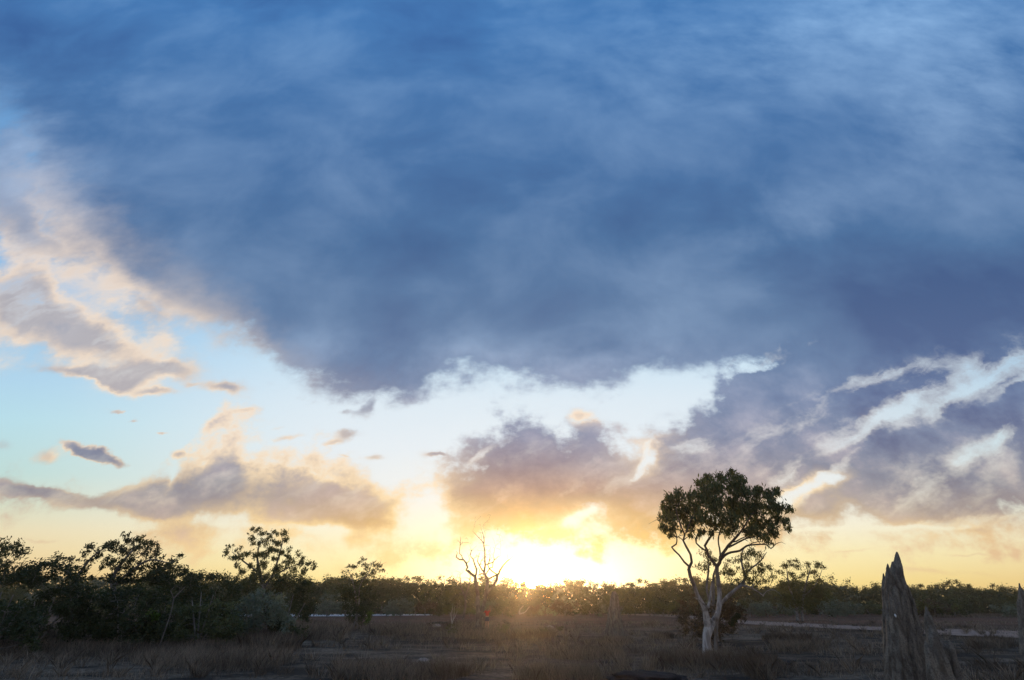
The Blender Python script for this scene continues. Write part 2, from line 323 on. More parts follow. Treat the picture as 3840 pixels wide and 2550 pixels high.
M['red'] = plain('red_cotton', (0.50, 0.045, 0.03), 0.85, 0.2)
M['shorts'] = plain('dark_shorts', (0.060, 0.055, 0.085), 0.9, 0.2)
M['hair'] = plain('brown_hair', (0.045, 0.028, 0.018), 0.6, 0.3)
M['shoe'] = plain('shoes', (0.10, 0.09, 0.08), 0.8, 0.2)
M['paper'] = plain('white_scrap', (0.80, 0.84, 0.88), 0.6, 0.05)
M['stone'] = plain('pale_clod', (0.34, 0.30, 0.26), 0.95, 0.3, 9.0, 0.5)
M['charcoal'] = plain('charred_wood', (0.018, 0.016, 0.015), 0.9, 0.5, 12.0, 0.7)
M['road'] = plain('road_dirt', (0.31, 0.20, 0.15), 0.95, 0.18, 0.7, 0.2)
def grass_build(n, nt, o):
    g = n.new('ShaderNodeNewGeometry'); P = X(n, g.outputs['Position'])
    nz = noise_x(n, P, 0.22, 4, 0.6); r = X(n, g.outputs['Random Per Island'])
    c = mixc(n, r, (0.12, 0.092, 0.066, 1), (0.38, 0.31, 0.23, 1)); c = mixc(n, nz.ss(0.45, 0.62)*0.75, c, (0.055, 0.045, 0.036, 1))
    d = n.new('ShaderNodeBsdfPrincipled'); n.put(d.inputs['Base Color'], c); d.inputs['Roughness'].default_value = 0.8; d.inputs['Specular IOR Level'].default_value = 0.15
    t = n.new('ShaderNodeBsdfTranslucent'); n.put(t.inputs['Color'], c); mx = n.new('ShaderNodeMixShader'); mx.inputs[0].default_value = 0.25
    nt.links.new(d.outputs[0], mx.inputs[1]); nt.links.new(t.outputs[0], mx.inputs[2]); nt.links.new(mx.outputs[0], o.inputs[0])
M['grass'] = mat('dry_grass', grass_build)
def ground_build(n, nt, o):
    g = n.new('ShaderNodeNewGeometry'); P = X(n, g.outputs['Position'])
    sp = n.new('ShaderNodeSeparateXYZ'); n.put(sp.inputs[0], P); y = X(n, sp.outputs[1])
    a = noise_x(n, vop(n, 'MULTIPLY', P, (0.35, 1, 1)), 0.16, 6, 0.62, 0.5); b = noise_x(n, vop(n, 'MULTIPLY', P, (0.6, 1, 1)), 0.9, 5, 0.65); f = noise_x(n, P, 7.0, 6, 0.7)
    burnt = mixc(n, f, (0.014, 0.011, 0.009, 1), (0.055, 0.044, 0.035, 1)); dry = mixc(n, f.ss(0.35, 0.65), (0.08, 0.056, 0.038, 1), (0.27, 0.20, 0.14, 1))
    red = mixc(n, f.ss(0.3, 0.7), (0.10, 0.045, 0.028, 1), (0.20, 0.095, 0.060, 1))
    m = (a*0.55+b*0.45).ss(0.43, 0.59)
    c = mixc(n, m, burnt, dry)
    c = mixc(n, y.ss(38.0, 75.0)*(a.ss(0.35, 0.6)*0.5+0.45), c, red)
    d = n.new('ShaderNodeBsdfPrincipled'); n.put(d.inputs['Base Color'], c); d.inputs['Roughness'].default_value = 0.97; d.inputs['Specular IOR Level'].default_value = 0.08
    bp = n.new('ShaderNodeBump'); bp.inputs['Strength'].default_value = 0.8; bp.inputs['Distance'].default_value = 0.08; n.put(bp.inputs['Height'], f*0.5+b)
    nt.links.new(bp.outputs[0], d.inputs['Normal']); nt.links.new(d.outputs[0], o.inputs[0])
M['ground'] = mat('burnt_grassland', ground_build)
# ---------------------------------------------------------------- mesh helpers
def tag(o, label=None, cat=None, group=None, kind=None):
    if label: o['label'] = label
    if cat: o['category'] = cat
    if group: o['group'] = group
    if kind: o['kind'] = kind
    return o
def empty(name, loc, label, cat, group=None):
    o = bpy.data.objects.new(name, None); COL.objects.link(o); o.location = loc; o.empty_display_size = 0.3
    return tag(o, label, cat, group)
def link_mesh(name, V, Fq, material, parent=None, smooth=False, org=(0, 0, 0)):
    me = bpy.data.meshes.new(name)
    V = np.asarray(V, float)-np.asarray(org, float)
    if isinstance(Fq, np.ndarray):
        nf, k = Fq.shape
        me.vertices.add(len(V)); me.vertices.foreach_set('co', V.ravel())
        me.loops.add(nf*k); me.loops.foreach_set('vertex_index', Fq.ravel().astype(np.int32))
        me.polygons.add(nf); me.polygons.foreach_set('loop_start', np.arange(0, nf*k, k, dtype=np.int32))
        me.update(calc_edges=True)
    else:
        me.from_pydata([tuple(v) for v in V], [], Fq)
    me.materials.append(material)
    if smooth: me.polygons.foreach_set('use_smooth', [True]*len(me.polygons))
    me.update()
    o = bpy.data.objects.new(name, me); COL.objects.link(o)
    if parent: o.parent = parent
    return o
class Tubes:
    def __init__(s): s.V = []; s.F = []
    def add(s, pts, rad, sides=7, wob=0.0):
        pts = [Vector(p) for p in pts]
        prev = None; base = len(s.V); up = None
        for i, p in enumerate(pts):
            t = (pts[min(i+1, len(pts)-1)]-pts[max(i-1, 0)])
            if t.length < 1e-6: t = Vector((0, 0, 1))
            t.normalize()
            if up is None: up = t.orthogonal().normalized()
            else:
                up = (up-t*up.dot(t))
                up = up.normalized() if up.length > 1e-5 else t.orthogonal().normalized()
            w = t.cross(up)
            for k in range(sides):
                a = 2*math.pi*k/sides; r = rad[i]*(1+wob*(random.random()-.5))
                s.V.append(p+(up*math.cos(a)+w*math.sin(a))*r)
        for i in range(len(pts)-1):
            for k in range(sides):
                a = base+i*sides+k; b = base+i*sides+(k+1) % sides
                s.F.append((a, b, b+sides, a+sides))
        s.F.append(tuple(base+(len(pts)-1)*sides+k for k in range(sides)))
    def link(s, name, material, parent, org): return link_mesh(name, s.V, s.F, material, parent, True, org)
def resample(pts, step):
    """Catmull-Rom through the points, with one radius each"""
    P = [Vector(p[:3]) for p in pts]; R = [p[3] for p in pts]; op, orr = [], []
    for i in range(len(P)-1):
        a, b, c, d = P[max(i-1, 0)], P[i], P[i+1], P[min(i+2, len(P)-1)]
        k = max(1, int((c-b).length/step))
        for j in range(k):
            t = j/k
            op.append(0.5*((2*b)+(c-a)*t+(2*a-5*b+4*c-d)*t*t+(3*b-a-3*c+d)*t**3)); orr.append(R[i]*(1-t)+R[i+1]*t)
    op.append(P[-1]); orr.append(R[-1]); return op, orr
class Skeleton:
    """growing branch structure: traced limbs first, then limbs to every leaf clump"""
    def __init__(s): s.P = np.zeros((64, 3)); s.R = np.zeros(64); s.n = 0; s.t = Tubes()
    pos = property(lambda s: [Vector(p) for p in s.P[:s.n]]); rad = property(lambda s: list(s.R[:s.n]))
    def _add(s, pts, rr):
        while s.n+len(pts) > len(s.R): s.P = np.concatenate([s.P, np.zeros_like(s.P)]); s.R = np.concatenate([s.R, np.zeros_like(s.R)])
        s.P[s.n:s.n+len(pts)] = np.array([tuple(q) for q in pts]); s.R[s.n:s.n+len(pts)] = rr; s.n += len(pts)
    def limb(s, pts, step=0.25, sides=8, wob=0.12):
        p, r = resample(pts, step); s.t.add(p, r, sides, wob); s._add(p, r)
    def grow(s, target, r_end=0.008, wob=0.12, sides=5, maxr=0.06, up=0.35):
        tg = Vector(target); D_ = np.array(tuple(target))-s.P[:s.n]
        i = int(np.argmin(np.sqrt((D_**2).sum(1))+np.maximum(0, -D_[:, 2])*1.5+np.maximum(0, 0.03-s.R[:s.n])*4))
        p0, r0 = Vector(s.P[i]), float(s.R[i]); d = tg-p0; L = d.length
        if L < 0.05: return
        r0 = min(r0*0.75, maxr, 0.012+L*0.02); k = max(3, int(L/0.22)); pts, rr = [], []
        side = Vector((random.uniform(-1, 1), random.uniform(-1, 1), random.uniform(-.3, .3)))*L*wob
        for i in range(k+1):
            t = i/k; q = p0+d*t+side*math.sin(math.pi*t)+Vector((0, 0, 1))*L*up*0.25*math.sin(math.pi*t)
            if 0 < i < k: q += Vector((random.gauss(0, 1), random.gauss(0, 1), random.gauss(0, 1)))*L*0.018
            pts.append(q); rr.append(r0*(1-t)+r_end*t)
        s.t.add(pts, rr, sides, 0.1); s._add(pts[1:], rr[1:])
def leaves(centres, radii, counts, size, elong=3.0, droop=0.6, flat=0.75, hollow=0.15, jit=0.38):
    """narrow leaf faces scattered through clumps; returns vertices and quads"""
    cs_, n_ = [], []
    for c, r, k in zip(centres, radii, counts):
        d = rng.normal(size=(k, 3)); d /= np.linalg.norm(d, axis=1)[:, None]
        rr = (hollow+(1-hollow)*rng.random(k)**0.55)*r*(1+jit*rng.normal(size=k))
        p = d*rr[:, None]*np.array([1, 1, flat]); p[:, 2] -= np.abs(rng.normal(size=k))*0.12*r
        cs_.append(p+np.asarray(c))
    C = np.concatenate(cs_); k = len(C)
    ax = rng.normal(size=(k, 3)); ax[:, 2] = ax[:, 2]*0.6-droop*1.6; ax /= np.linalg.norm(ax, axis=1)[:, None]
    sd = np.cross(ax, rng.normal(size=(k, 3))); sd /= np.linalg.norm(sd, axis=1)[:, None]
    L = size*(0.6+0.8*rng.random(k))[:, None]; W = L/elong
    V = np.stack([C-ax*L*.5, C+sd*W*.5-ax*L*.05, C+ax*L*.5, C-sd*W*.5-ax*L*.05], 1).reshape(-1, 3)
    return V, np.arange(k*4).reshape(-1, 4)
# ---------------------------------------------------------------- the large gum and its neighbours
def c5(x, y, Y): return at(2350+x/1.96, 1700+y/1.96, Y)
def trace(pts, Y, f=c5, dY=0.0):
    """limb traced in the photo: (x, y, radius); the limb runs dY metres nearer or farther towards its end"""
    k = len(pts)-1
    return [(*f(p[0], p[1], Y+dY*i/k), p[2]) for i, p in enumerate(pts)]
GY = on_ground(2654, 2456).y
def hero_gum():
    b = on_ground(2654, 2456)
    root = empty('gum_tree', b, 'tall gum tree with a white trunk forking low and a broad dark drooping crown', 'tree')
    s = Skeleton(); Y = GY
    A = lambda pts, dY=0.0, Y0=0.0: s.limb(trace([(p[0]+(random.uniform(-3, 3) if 0 < i < len(pts)-1 else 0), p[1], p[2]*(1.0 if p[1] > 1200 else .82)) for i, p in enumerate(pts)], Y+Y0, dY=dY), 0.16, 9, 0.2)
    A([(597, 1492, .27), (596, 1460, .20), (590, 1400, .175), (586, 1345, .175), (602, 1300, .18), (612, 1260, .19)])
    A([(604, 1285, .16), (588, 1225, .15), (576, 1160, .14), (556, 1110, .12), (520, 1040, .11), (492, 965, .10), (466, 900, .09), (456, 850, .085)], -0.6)
    A([(612, 1270, .15), (636, 1240, .13), (660, 1200, .13), (676, 1130, .125), (682, 1050, .12), (676, 950, .11), (662, 870, .105), (664, 830, .10)], 0.3)
    s2 = Tubes(); p2, r2 = resample(trace([(654, 1484, .075), (656, 1400, .06), (658, 1300, .065), (666, 1190, .08)], Y+.35), .2); s2.add(p2, r2, 7, .2); s2.link('trunk', M['bark_grey'], root, b)
    A([(600, 1130, .07), (618, 1060, .06), (622, 1000, .05), (634, 930, .045), (645, 870, .04)], 0.8, 0.2)
    A([(456, 850, .075), (478, 800, .065), (468, 745, .06), (436, 685, .055), (414, 640, .05), (424, 600, .045), (404, 545, .04), (380, 480, .03), (360, 400, .02)], -0.8, -0.6)
    A([(462, 835, .06), (425, 800, .05), (385, 745, .045), (352, 712, .045), (334, 690, .04), (362, 668, .035), (370, 620, .03), (355, 575, .025), (330, 520, .02)], 0.9, -0.6)
    A([(424, 600, .035), (446, 560, .03), (470, 500, .025), (500, 430, .02)], 0.4, -1.1)
    A([(664, 832, .085), (632, 795, .08), (602, 750, .075), (586, 700, .07), (572, 680, .065), (596, 640, .06), (632, 590, .055), (655, 520, .045), (655, 440, .035), (665, 340, .02)], 0.3, 0.3)
    A([(580, 715, .045), (540, 690, .045), (512, 660, .04), (505, 635, .035), (520, 600, .03), (545, 540, .025), (560, 450, .02)], 1.0, 0.3)
    A([(664, 832, .09), (682, 800, .085), (692, 762, .08), (722, 712, .075), (748, 680, .07), (800, 622, .06), (850, 560, .045), (900, 480, .035), (960, 400, .02)], -1.2, 0.3)
    A([(686, 790, .07), (720, 750, .065), (765, 728, .06), (832, 715, .055), (880, 680, .05), (960, 670, .04), (1030, 672, .035), (1058, 700, .03), (1092, 668, .02), (1135, 652, .012), (1170, 668, .005)], 1.2, 0.3)
    A([(752, 690, .05), (820, 655, .045), (880, 625, .04), (930, 610, .035), (990, 560, .03), (1060, 480, .02)], 0.6, 0.0)
    A([(690, 765, .05), (682, 700, .045), (672, 640, .04), (690, 560, .035), (740, 460, .025), (780, 340, .015)], 1.3, 0.4)
    A([(700, 1100, .07), (712, 1085, .075), (760, 1035, .07), (800, 1000, .065), (845, 972, .06), (880, 975, .05), (915, 990, .04), (960, 1015, .03), (1010, 1050, .02)], -0.8, 0.1)
    A([(915, 990, .03), (925, 975, .02), (940, 950, .01)], 0.2, -0.5); A([(1000, 1050, .018), (1030, 1010, .016), (1090, 1005, .01), (1140, 1050, .006)], 0.2, -0.7)
    A([(612, 1160, .04), (590, 1130, .035), (540, 1085, .03), (500, 1060, .02)], -0.7, -0.2)
    for q in ([(300, 540, .018), (262, 505, .012), (220, 490, .008), (160, 520, .004)], [(262, 505, .01), (240, 480, .006), (190, 500, .003)], [(290, 500, .014), (285, 400, .008), (268, 300, .003)]): A(q, 0, -0.8)
    cl = [(262, 400, 26), (262, 470, 28), (250, 545, 24), (280, 350, 30), (320, 600, 26), (470, 590, 28), (290, 400, 50), (330, 340, 55), (400, 325, 60), (455, 310, 50), (300, 470, 50), (370, 460, 65), (435, 410, 70), (285, 560, 40), (350, 560, 45), (440, 530, 45), (500, 400, 60), (490, 480, 45),
          (550, 215, 42), (620, 190, 48), (700, 180, 48), (780, 160, 48), (845, 185, 40), (565, 275, 70), (660, 260, 85), (760, 260, 85), (855, 265, 65), (560, 370, 75), (660, 370, 85), (760, 365, 85), (870, 365, 80), (545, 470, 60), (620, 495, 60), (705, 480, 60), (560, 575, 40), (790, 480, 75), (745, 575, 40), (620, 590, 28),
          (945, 300, 60), (1035, 300, 52), (1105, 285, 45), (970, 395, 75), (1060, 395, 62), (1140, 400, 45), (1205, 410, 30), (960, 495, 75), (1050, 520, 60), (1130, 490, 42), (1185, 500, 32), (950, 585, 48), (1030, 600, 45), (1100, 585, 36), (1045, 655, 24), (1185, 550, 26), (880, 560, 55), (850, 430, 70)]
    cc, rr, kk = [], [], []
    for (x, y, r) in cl:
        for j in range(5):
            dY = random.uniform(-2.0, 2.0)*(1 if 450 < x < 1080 else 0.6)*(1.0 if j else 0.3)
            a = random.uniform(0, 6.28); q = random.uniform(0, 1.0)*r
            p = c5(x+math.cos(a)*q, y+math.sin(a)*q*0.8, Y+dY)
            cc.append(p); rr.append(r/1.96*Y/1.15/F_PX*random.uniform(0.45, 1.05)); kk.append(int(r*r*0.030*float(np.interp(y, [200, 420, 620], [0.72, 0.66, 0.50]))))
    order = sorted(range(len(cc)), key=lambda i: (cc[i]-b).length)
    for i in order: s.grow(cc[i], 0.006, 0.10, 5, 0.035)
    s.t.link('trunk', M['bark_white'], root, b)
    V, F = leaves(cc, rr, kk, 0.20, 3.8, 0.9, flat=1.1); link_mesh('crown', V, F, M['leaf_gum'], root, False, b)
hero_gum()

def clump_tree(name, label, base, clumps, leafmat, barkmat, f, Y, dep=1.5, size=0.2, dens=1.0, stems=None, per=3, elong=3.0, droop=0.6, cat='tree', limb_r=0.05, px=1.0, group=None, flat=0.8, cname='crown', sname='trunk', extra=None, maxn=10**9):
    """tree or shrub from clumps seen in the photo, given (x, y, r) through f, spread dep metres in depth"""
    root = empty(name, base, label, cat, group); s = Skeleton()
    for st in stems: s.limb(st)
    cc, rr, kk = [], [], []
    for (x, y, r) in clumps:
        for j in range(per+2):
            a = random.uniform(0, 6.28); q = random.uniform(0, 1.25)*r
            p = f(x+math.cos(a)*q, y+math.sin(a)*q*0.8, Y+random.uniform(-dep, dep)*(1 if j else .3))
            w = r/px*Y/1.15/F_PX*random.uniform(0.35, 0.95)
            if p.z < 0.1: p.z = 0.1+random.random()*0.3
            cc.append(p); rr.append(w); kk.append(max(8, int(w*w/(size*size)*elong*5.5*dens)))
    for i in sorted(range(len(cc)), key=lambda i: (cc[i]-base).length): s.grow(cc[i], 0.006, 0.12, 5, limb_r)
    s.t.link(sname, barkmat, root, base)
    V, F = leaves(cc, rr, kk, size, elong, droop, flat); link_mesh(cname, V, F, leafmat, root, False, base)
    if extra:
        for (x, y, r) in extra[0]:
            w = r/px*Y/1.15/F_PX; kx = max(110, int(w*w/(size*size)*elong*5*dens))
            V, F = leaves([f(x, y, Y-dep*0.7)], [w*.7], [kx], size, elong, droop*.5, flat, jit=.04); o = link_mesh(extra[2], V, F, extra[1], root, False, base); o['label'] = extra[3]
    return root
pxf = lambda x, y, Y: at(x, y, Y)
def stemsfrom(base, tops, r0=0.09):
    out = []
    for t in tops:
        t = Vector(t); m = base.lerp(t, 0.5)+Vector((random.uniform(-.3, .3), random.uniform(-.3, .3), 0.1))
        out.append([(*base, r0), (*m, r0*.7), (*t, r0*.35)])
    return out
# weeping tree behind the gum
YB = GY+9.0
b = Vector((at(2672, 2300, YB).x, YB, 0))
clump_tree('weeping_tree', 'thin weeping tree with bright backlit leaves, low behind the large gum tree', b,
    [(560, 760, 45), (540, 830, 40), (590, 800, 40), (600, 730, 30), (730, 820, 40), (760, 860, 45), (800, 780, 40), (740, 900, 40), (840, 850, 50), (900, 740, 45), (850, 740, 40), (960, 740, 45), (980, 800, 50), (920, 830, 45),
     (1010, 860, 45), (960, 900, 50), (880, 920, 45), (1040, 830, 35), (800, 930, 35), (1060, 900, 40), (700, 870, 35), (1000, 950, 40), (920, 960, 35), (650, 780, 25)], M['leaf_olive'], M['bark_grey'], c5, YB, 1.2, 0.17, 0.55,
    [[(*b, .12), (*c5(640, 1200, YB), .10), (*c5(590, 1000, YB), .07), (*c5(600, 880, YB), .06), (*c5(604, 790, YB), .03)],
     [(*c5(632, 1150, YB), .09), (*c5(640, 1000, YB), .08), (*c5(636, 900, YB), .05), (*c5(650, 850, YB), .03)],
     [(*c5(640, 1180, YB), .10), (*c5(740, 1060, YB), .09), (*c5(850, 955, YB), .09), (*c5(872, 895, YB), .08), (*c5(850, 830, YB), .06), (*c5(842, 740, YB), .04), (*c5(870, 690, YB), .02)],
     [(*c5(868, 890, YB), .06), (*c5(915, 845, YB), .05), (*c5(980, 795, YB), .035), (*c5(1030, 725, YB), .015)]], 4, 4.0, 0.9, px=1.96)
# round dark bush at the foot of the gum
YC = on_ground(2665, 2402).y; b = on_ground(2665, 2402)
clump_tree('round_bush', 'dense brown twiggy bush with fanning stems at the foot of the gum tree', b,
    [(420, 1150, 60), (480, 1110, 60), (540, 1080, 55), (420, 1220, 55), (480, 1200, 70), (560, 1170, 70), (640, 1130, 70), (700, 1100, 60), (760, 1110, 60), (810, 1150, 50), (830, 1200, 40), (740, 1180, 70), (660, 1210, 70), (780, 1240, 45), (450, 1290, 45), (530, 1280, 60),
     (620, 1290, 60), (700, 1290, 60), (750, 1300, 35), (510, 1340, 35), (580, 1350, 40), (680, 1350, 40), (400, 1180, 40)], M['leaf_brown'], M['bark_grey'], c5, YC, 1.2, 0.17, 0.8,
    [[(*b, .05), (*c5(x, y, YC+d), .02)] for x, y, d in ((430, 1180, 0), (480, 1120, .4), (540, 1100, -.5), (600, 1080, .6), (680, 1110, -.6), (740, 1120, .3), (800, 1170, 0), (760, 1240, -.3), (460, 1270, -.4))], 4, 3.0, 0.1, 'bush', 0.03, 1.96,
    extra=([(810, 1195, 36), (792, 1225, 34), (772, 1250, 30)], M['leaf_dark'], 'leafy_branch', 'dark green leafy branches on the bush side by the road'))
# round tree by the road
YD = on_ground(3000, 2330).y; b = on_ground(3000, 2331)
clump_tree('savanna_tree', 'small round savanna tree with two trunks beyond the dirt road', b,
    [(2945, 2115, 18), (2965, 2105, 16), (2990, 2120, 18), (3030, 2115, 18), (3060, 2120, 18), (3085, 2125, 10), (2935, 2145, 18), (2970, 2150, 18), (3010, 2150, 18), (3050, 2150, 20), (2930, 2175, 18), (2970, 2185, 20), (3010, 2185, 20), (3060, 2180, 18),
     (2955, 2215, 34), (3000, 2215, 36), (3050, 2215, 36), (3100, 2215, 32), (2960, 2245, 30), (3010, 2250, 34), (3070, 2245, 34), (2985, 2265, 24), (3040, 2265, 26), (2925, 2200, 20)], M['leaf_olive'], M['bark_grey'], pxf, YD, 2.5, 0.26, 0.95,
    [[(*on_ground(2992, 2331), .22), (*at(2984, 2270, YD), .18), (*at(2960, 2200, YD), .12), (*at(2950, 2130, YD), .04)], [(*on_ground(3010, 2331), .18), (*at(3008, 2270, YD), .16), (*at(3020, 2200, YD), .12), (*at(3040, 2130, YD), .04)],
     [(*at(3012, 2240, YD), .12), (*at(3060, 2190, YD), .07), (*at(3085, 2130, YD), .02)]], 3, 2.6, 0.4, limb_r=.08)
# ---------------------------------------------------------------- the thicket on the left
def cl_rand(x0, x1, top, y1, r, n):
    """clumps filling a patch of the photo under a skyline: top is a list of (x, y)"""
    o = []
    xs = [t[0] for t in top]; ys = [t[1] for t in top]
    for i in range(n):
        x = random.uniform(x0, x1); yt = float(np.interp(x, xs, ys)); rr = r*random.uniform(0.7, 1.2)
        o.append((x, random.uniform(yt+rr*0.8, y1), rr))
    for i in range(int((x1-x0)/(r*1.1))):
        x = x0+(i+.5)*r*1.1; o.append((x, float(np.interp(x, xs, ys))+r*0.75, r*0.8))
    return o
def G(px, Y): p = at(px, 2277, Y); return Vector((p.x, Y, 0))
Y = 27.0; b = G(-60, Y)
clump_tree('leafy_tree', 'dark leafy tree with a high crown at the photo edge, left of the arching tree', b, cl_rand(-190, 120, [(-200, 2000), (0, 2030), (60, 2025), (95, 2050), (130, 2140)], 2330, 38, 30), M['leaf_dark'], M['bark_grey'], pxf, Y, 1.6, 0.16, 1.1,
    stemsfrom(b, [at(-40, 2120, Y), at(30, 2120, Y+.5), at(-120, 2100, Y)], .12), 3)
Y = 29.0; b = G(330, Y)
arch = [(285, 2130, 14), (275, 2095, 16), (290, 2150, 16), (310, 2075, 18), (330, 2110, 20), (350, 2050, 20), (365, 2085, 20), (320, 2140, 16), (390, 2040, 22), (420, 2060, 22), (440, 2030, 22), (480, 2025, 22), (470, 2065, 26), (520, 2020, 22), (520, 2055, 26), (555, 2045, 22), (590, 2045, 18), (595, 2080, 18), (560, 2090, 26),
        (500, 2100, 28), (450, 2110, 28), (410, 2110, 20), (540, 2130, 28), (480, 2140, 28), (430, 2150, 24), (590, 2120, 24), (620, 2130, 20), (400, 2165, 18), (650, 2095, 14), (675, 2085, 12), (640, 2120, 18), (380, 2125, 10), (520, 2170, 30), (570, 2165, 30), (460, 2180, 28), (620, 2170, 24), (340, 2165, 12), (300, 2180, 14)]
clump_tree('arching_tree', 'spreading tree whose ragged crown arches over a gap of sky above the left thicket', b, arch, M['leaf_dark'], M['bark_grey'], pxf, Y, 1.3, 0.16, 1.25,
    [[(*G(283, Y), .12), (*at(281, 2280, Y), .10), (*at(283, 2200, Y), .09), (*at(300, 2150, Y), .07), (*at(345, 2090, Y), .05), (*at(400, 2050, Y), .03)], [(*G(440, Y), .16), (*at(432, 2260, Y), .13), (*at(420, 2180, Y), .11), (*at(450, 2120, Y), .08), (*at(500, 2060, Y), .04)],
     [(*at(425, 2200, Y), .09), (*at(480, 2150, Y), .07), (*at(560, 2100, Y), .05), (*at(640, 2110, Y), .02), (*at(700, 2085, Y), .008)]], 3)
defs = [
 ('thicket_shrub', 'dark green shrub packed between the edge tree and the arching tree', 190, 26, 100, 290, [(100, 2120), (150, 2090), (200, 2100), (240, 2080), (290, 2150)], 2370, 32, 30, 'leaf_dark'),
 ('thicket_shrub', 'low dusty shrub at the left photo edge below the leafy tree', 30, 23, -120, 170, [(-120, 2240), (0, 2250), (100, 2260), (170, 2300)], 2420, 30, 22, 'leaf_dark'),
 ('thicket_shrub', 'dark shrub below the trunk of the arching tree', 330, 26.5, 240, 430, [(240, 2190), (330, 2200), (430, 2210)], 2410, 32, 30, 'leaf_dark'),
 ('thicket_shrub', 'grey twiggy shrub below the middle of the arching crown', 500, 25.5, 400, 620, [(400, 2210), (500, 2190), (620, 2200)], 2410, 32, 32, 'leaf_dark'),
 ('thicket_shrub', 'olive shrub under the right end of the arching crown', 650, 29, 560, 760, [(560, 2130), (650, 2110), (700, 2125), (760, 2150)], 2400, 32, 32, 'leaf_dark'),
 ('thicket_shrub', 'dark rounded shrub between the arching tree and the open crowned eucalypt', 790, 32, 700, 900, [(700, 2145), (780, 2135), (840, 2150), (900, 2170)], 2400, 32, 30, 'leaf_dark'),
 ('thicket_shrub', 'low brown shrub left of the grey-green shrub, among the tall dry grass', 780, 26, 640, 900, [(640, 2270), (760, 2250), (900, 2260)], 2410, 28, 26, 'leaf_gum'),
 ('grey_shrub', 'large round grey-green shrub at the right end of the thicket', 985, 28, 885, 1085, [(885, 2270), (920, 2225), (990, 2205), (1050, 2220), (1085, 2290)], 2370, 26, 34, 'leaf_grey'),
 ('thicket_shrub', 'wide dark shrub under the open crowned eucalypt, behind the grey-green shrub', 1020, 42, 860, 1200, [(860, 2165), (960, 2150), (1100, 2150), (1200, 2175)], 2330, 26, 40, 'leaf_dark'),
 ('thicket_shrub', 'small dark green shrub at the right foot of the grey-green shrub', 1080, 28.5, 1010, 1125, [(1010, 2320), (1060, 2310), (1125, 2360)], 2400, 20, 14, 'leaf_dark'),
]
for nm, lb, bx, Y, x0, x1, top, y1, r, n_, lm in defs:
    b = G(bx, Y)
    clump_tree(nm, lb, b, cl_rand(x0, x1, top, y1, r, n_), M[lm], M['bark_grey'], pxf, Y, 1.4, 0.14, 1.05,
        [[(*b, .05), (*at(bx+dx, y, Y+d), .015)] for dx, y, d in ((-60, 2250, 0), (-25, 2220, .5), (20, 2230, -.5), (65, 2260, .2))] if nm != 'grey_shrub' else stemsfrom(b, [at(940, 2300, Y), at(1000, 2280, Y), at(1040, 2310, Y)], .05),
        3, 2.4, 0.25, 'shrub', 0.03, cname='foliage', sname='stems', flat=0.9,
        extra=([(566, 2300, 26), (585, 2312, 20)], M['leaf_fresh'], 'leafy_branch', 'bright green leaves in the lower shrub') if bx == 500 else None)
# pale bare branches poking out of the thicket
for k, (bx, pts, lb) in enumerate([(640, [(640, 2300), (650, 2240), (640, 2215), (655, 2200)], 'forked bare branch standing in the thicket under the arching crown'), (45, [(22, 2325), (50, 2290), (75, 2262)], 'broad pale leaning dead trunk at the left photo edge')]):
    Y = 24.0; root = None; t = Tubes(); bs = G(pts[0][0], Y)
    p, r = resample([(*bs, .022 if k < 1 else .13)]+[(*at(x, y, Y), (.018 if k < 1 else .09)*(1-.6*i/len(pts))) for i, (x, y) in enumerate(pts)], 0.2); t.add(p, r, 7, .15)
    if k == 0: p, r = resample([(*at(650, 2245, Y), .03), (*at(680, 2215, Y), .02), (*at(695, 2200, Y), .008)], .2); t.add(p, r, 6)
    o = t.link('bare_branch', M['bark_grey'] if k < 1 else M['bark_dead'], None, bs); o.location = bs; tag(o, lb, 'branch')
# open eucalypt
Y = 46.0; b = G(980, Y)
euc = [(850, 2070, 14), (860, 2045, 12), (870, 2090, 16), (900, 2060, 14), (905, 2090, 14), (945, 2010, 14), (960, 1990, 16), (985, 1995, 18), (950, 2040, 18), (985, 2030, 20), (1015, 2010, 14), (1035, 2000, 16), (1060, 2000, 14), (1070, 2025, 16), (1045, 2040, 18), (1010, 2060, 18), (965, 2075, 18), (1060, 2070, 18), (1085, 2060, 10),
       (1030, 2090, 18), (985, 2110, 20), (1065, 2110, 20), (1090, 2100, 16), (1120, 2080, 14), (1130, 2105, 18), (1155, 2115, 16), (1175, 2130, 12), (1100, 2135, 20), (1140, 2140, 16), (940, 2120, 16), (910, 2140, 16), (925, 2080, 14), (1000, 2080, 20), (1040, 2065, 18), (960, 2140, 20), (1080, 2085, 14), (1030, 2030, 14), (1030, 2140, 22), (1180, 2120, 8), (890, 2120, 12)]
clump_tree('eucalypt_tree', 'open crowned eucalypt with sky showing between its leaf clumps, rising behind the grey-green shrub', b, euc, M['leaf_gum'], M['bark_grey'], pxf, Y, 1.6, 0.22, 1.5,
    [[(*b, .20), (*at(985, 2220, Y), .17), (*at(975, 2150, Y), .14), (*at(965, 2090, Y), .08), (*at(975, 2030, Y), .04)], [(*at(983, 2210, Y), .12), (*at(1020, 2160, Y), .10), (*at(1045, 2090, Y), .07), (*at(1060, 2030, Y), .03)],
     [(*at(1020, 2165, Y), .08), (*at(1080, 2130, Y), .05), (*at(1140, 2110, Y), .02)], [(*at(975, 2150, Y), .08), (*at(920, 2110, Y), .06), (*at(870, 2070, Y), .02)]], 3, 3.2, 0.8)
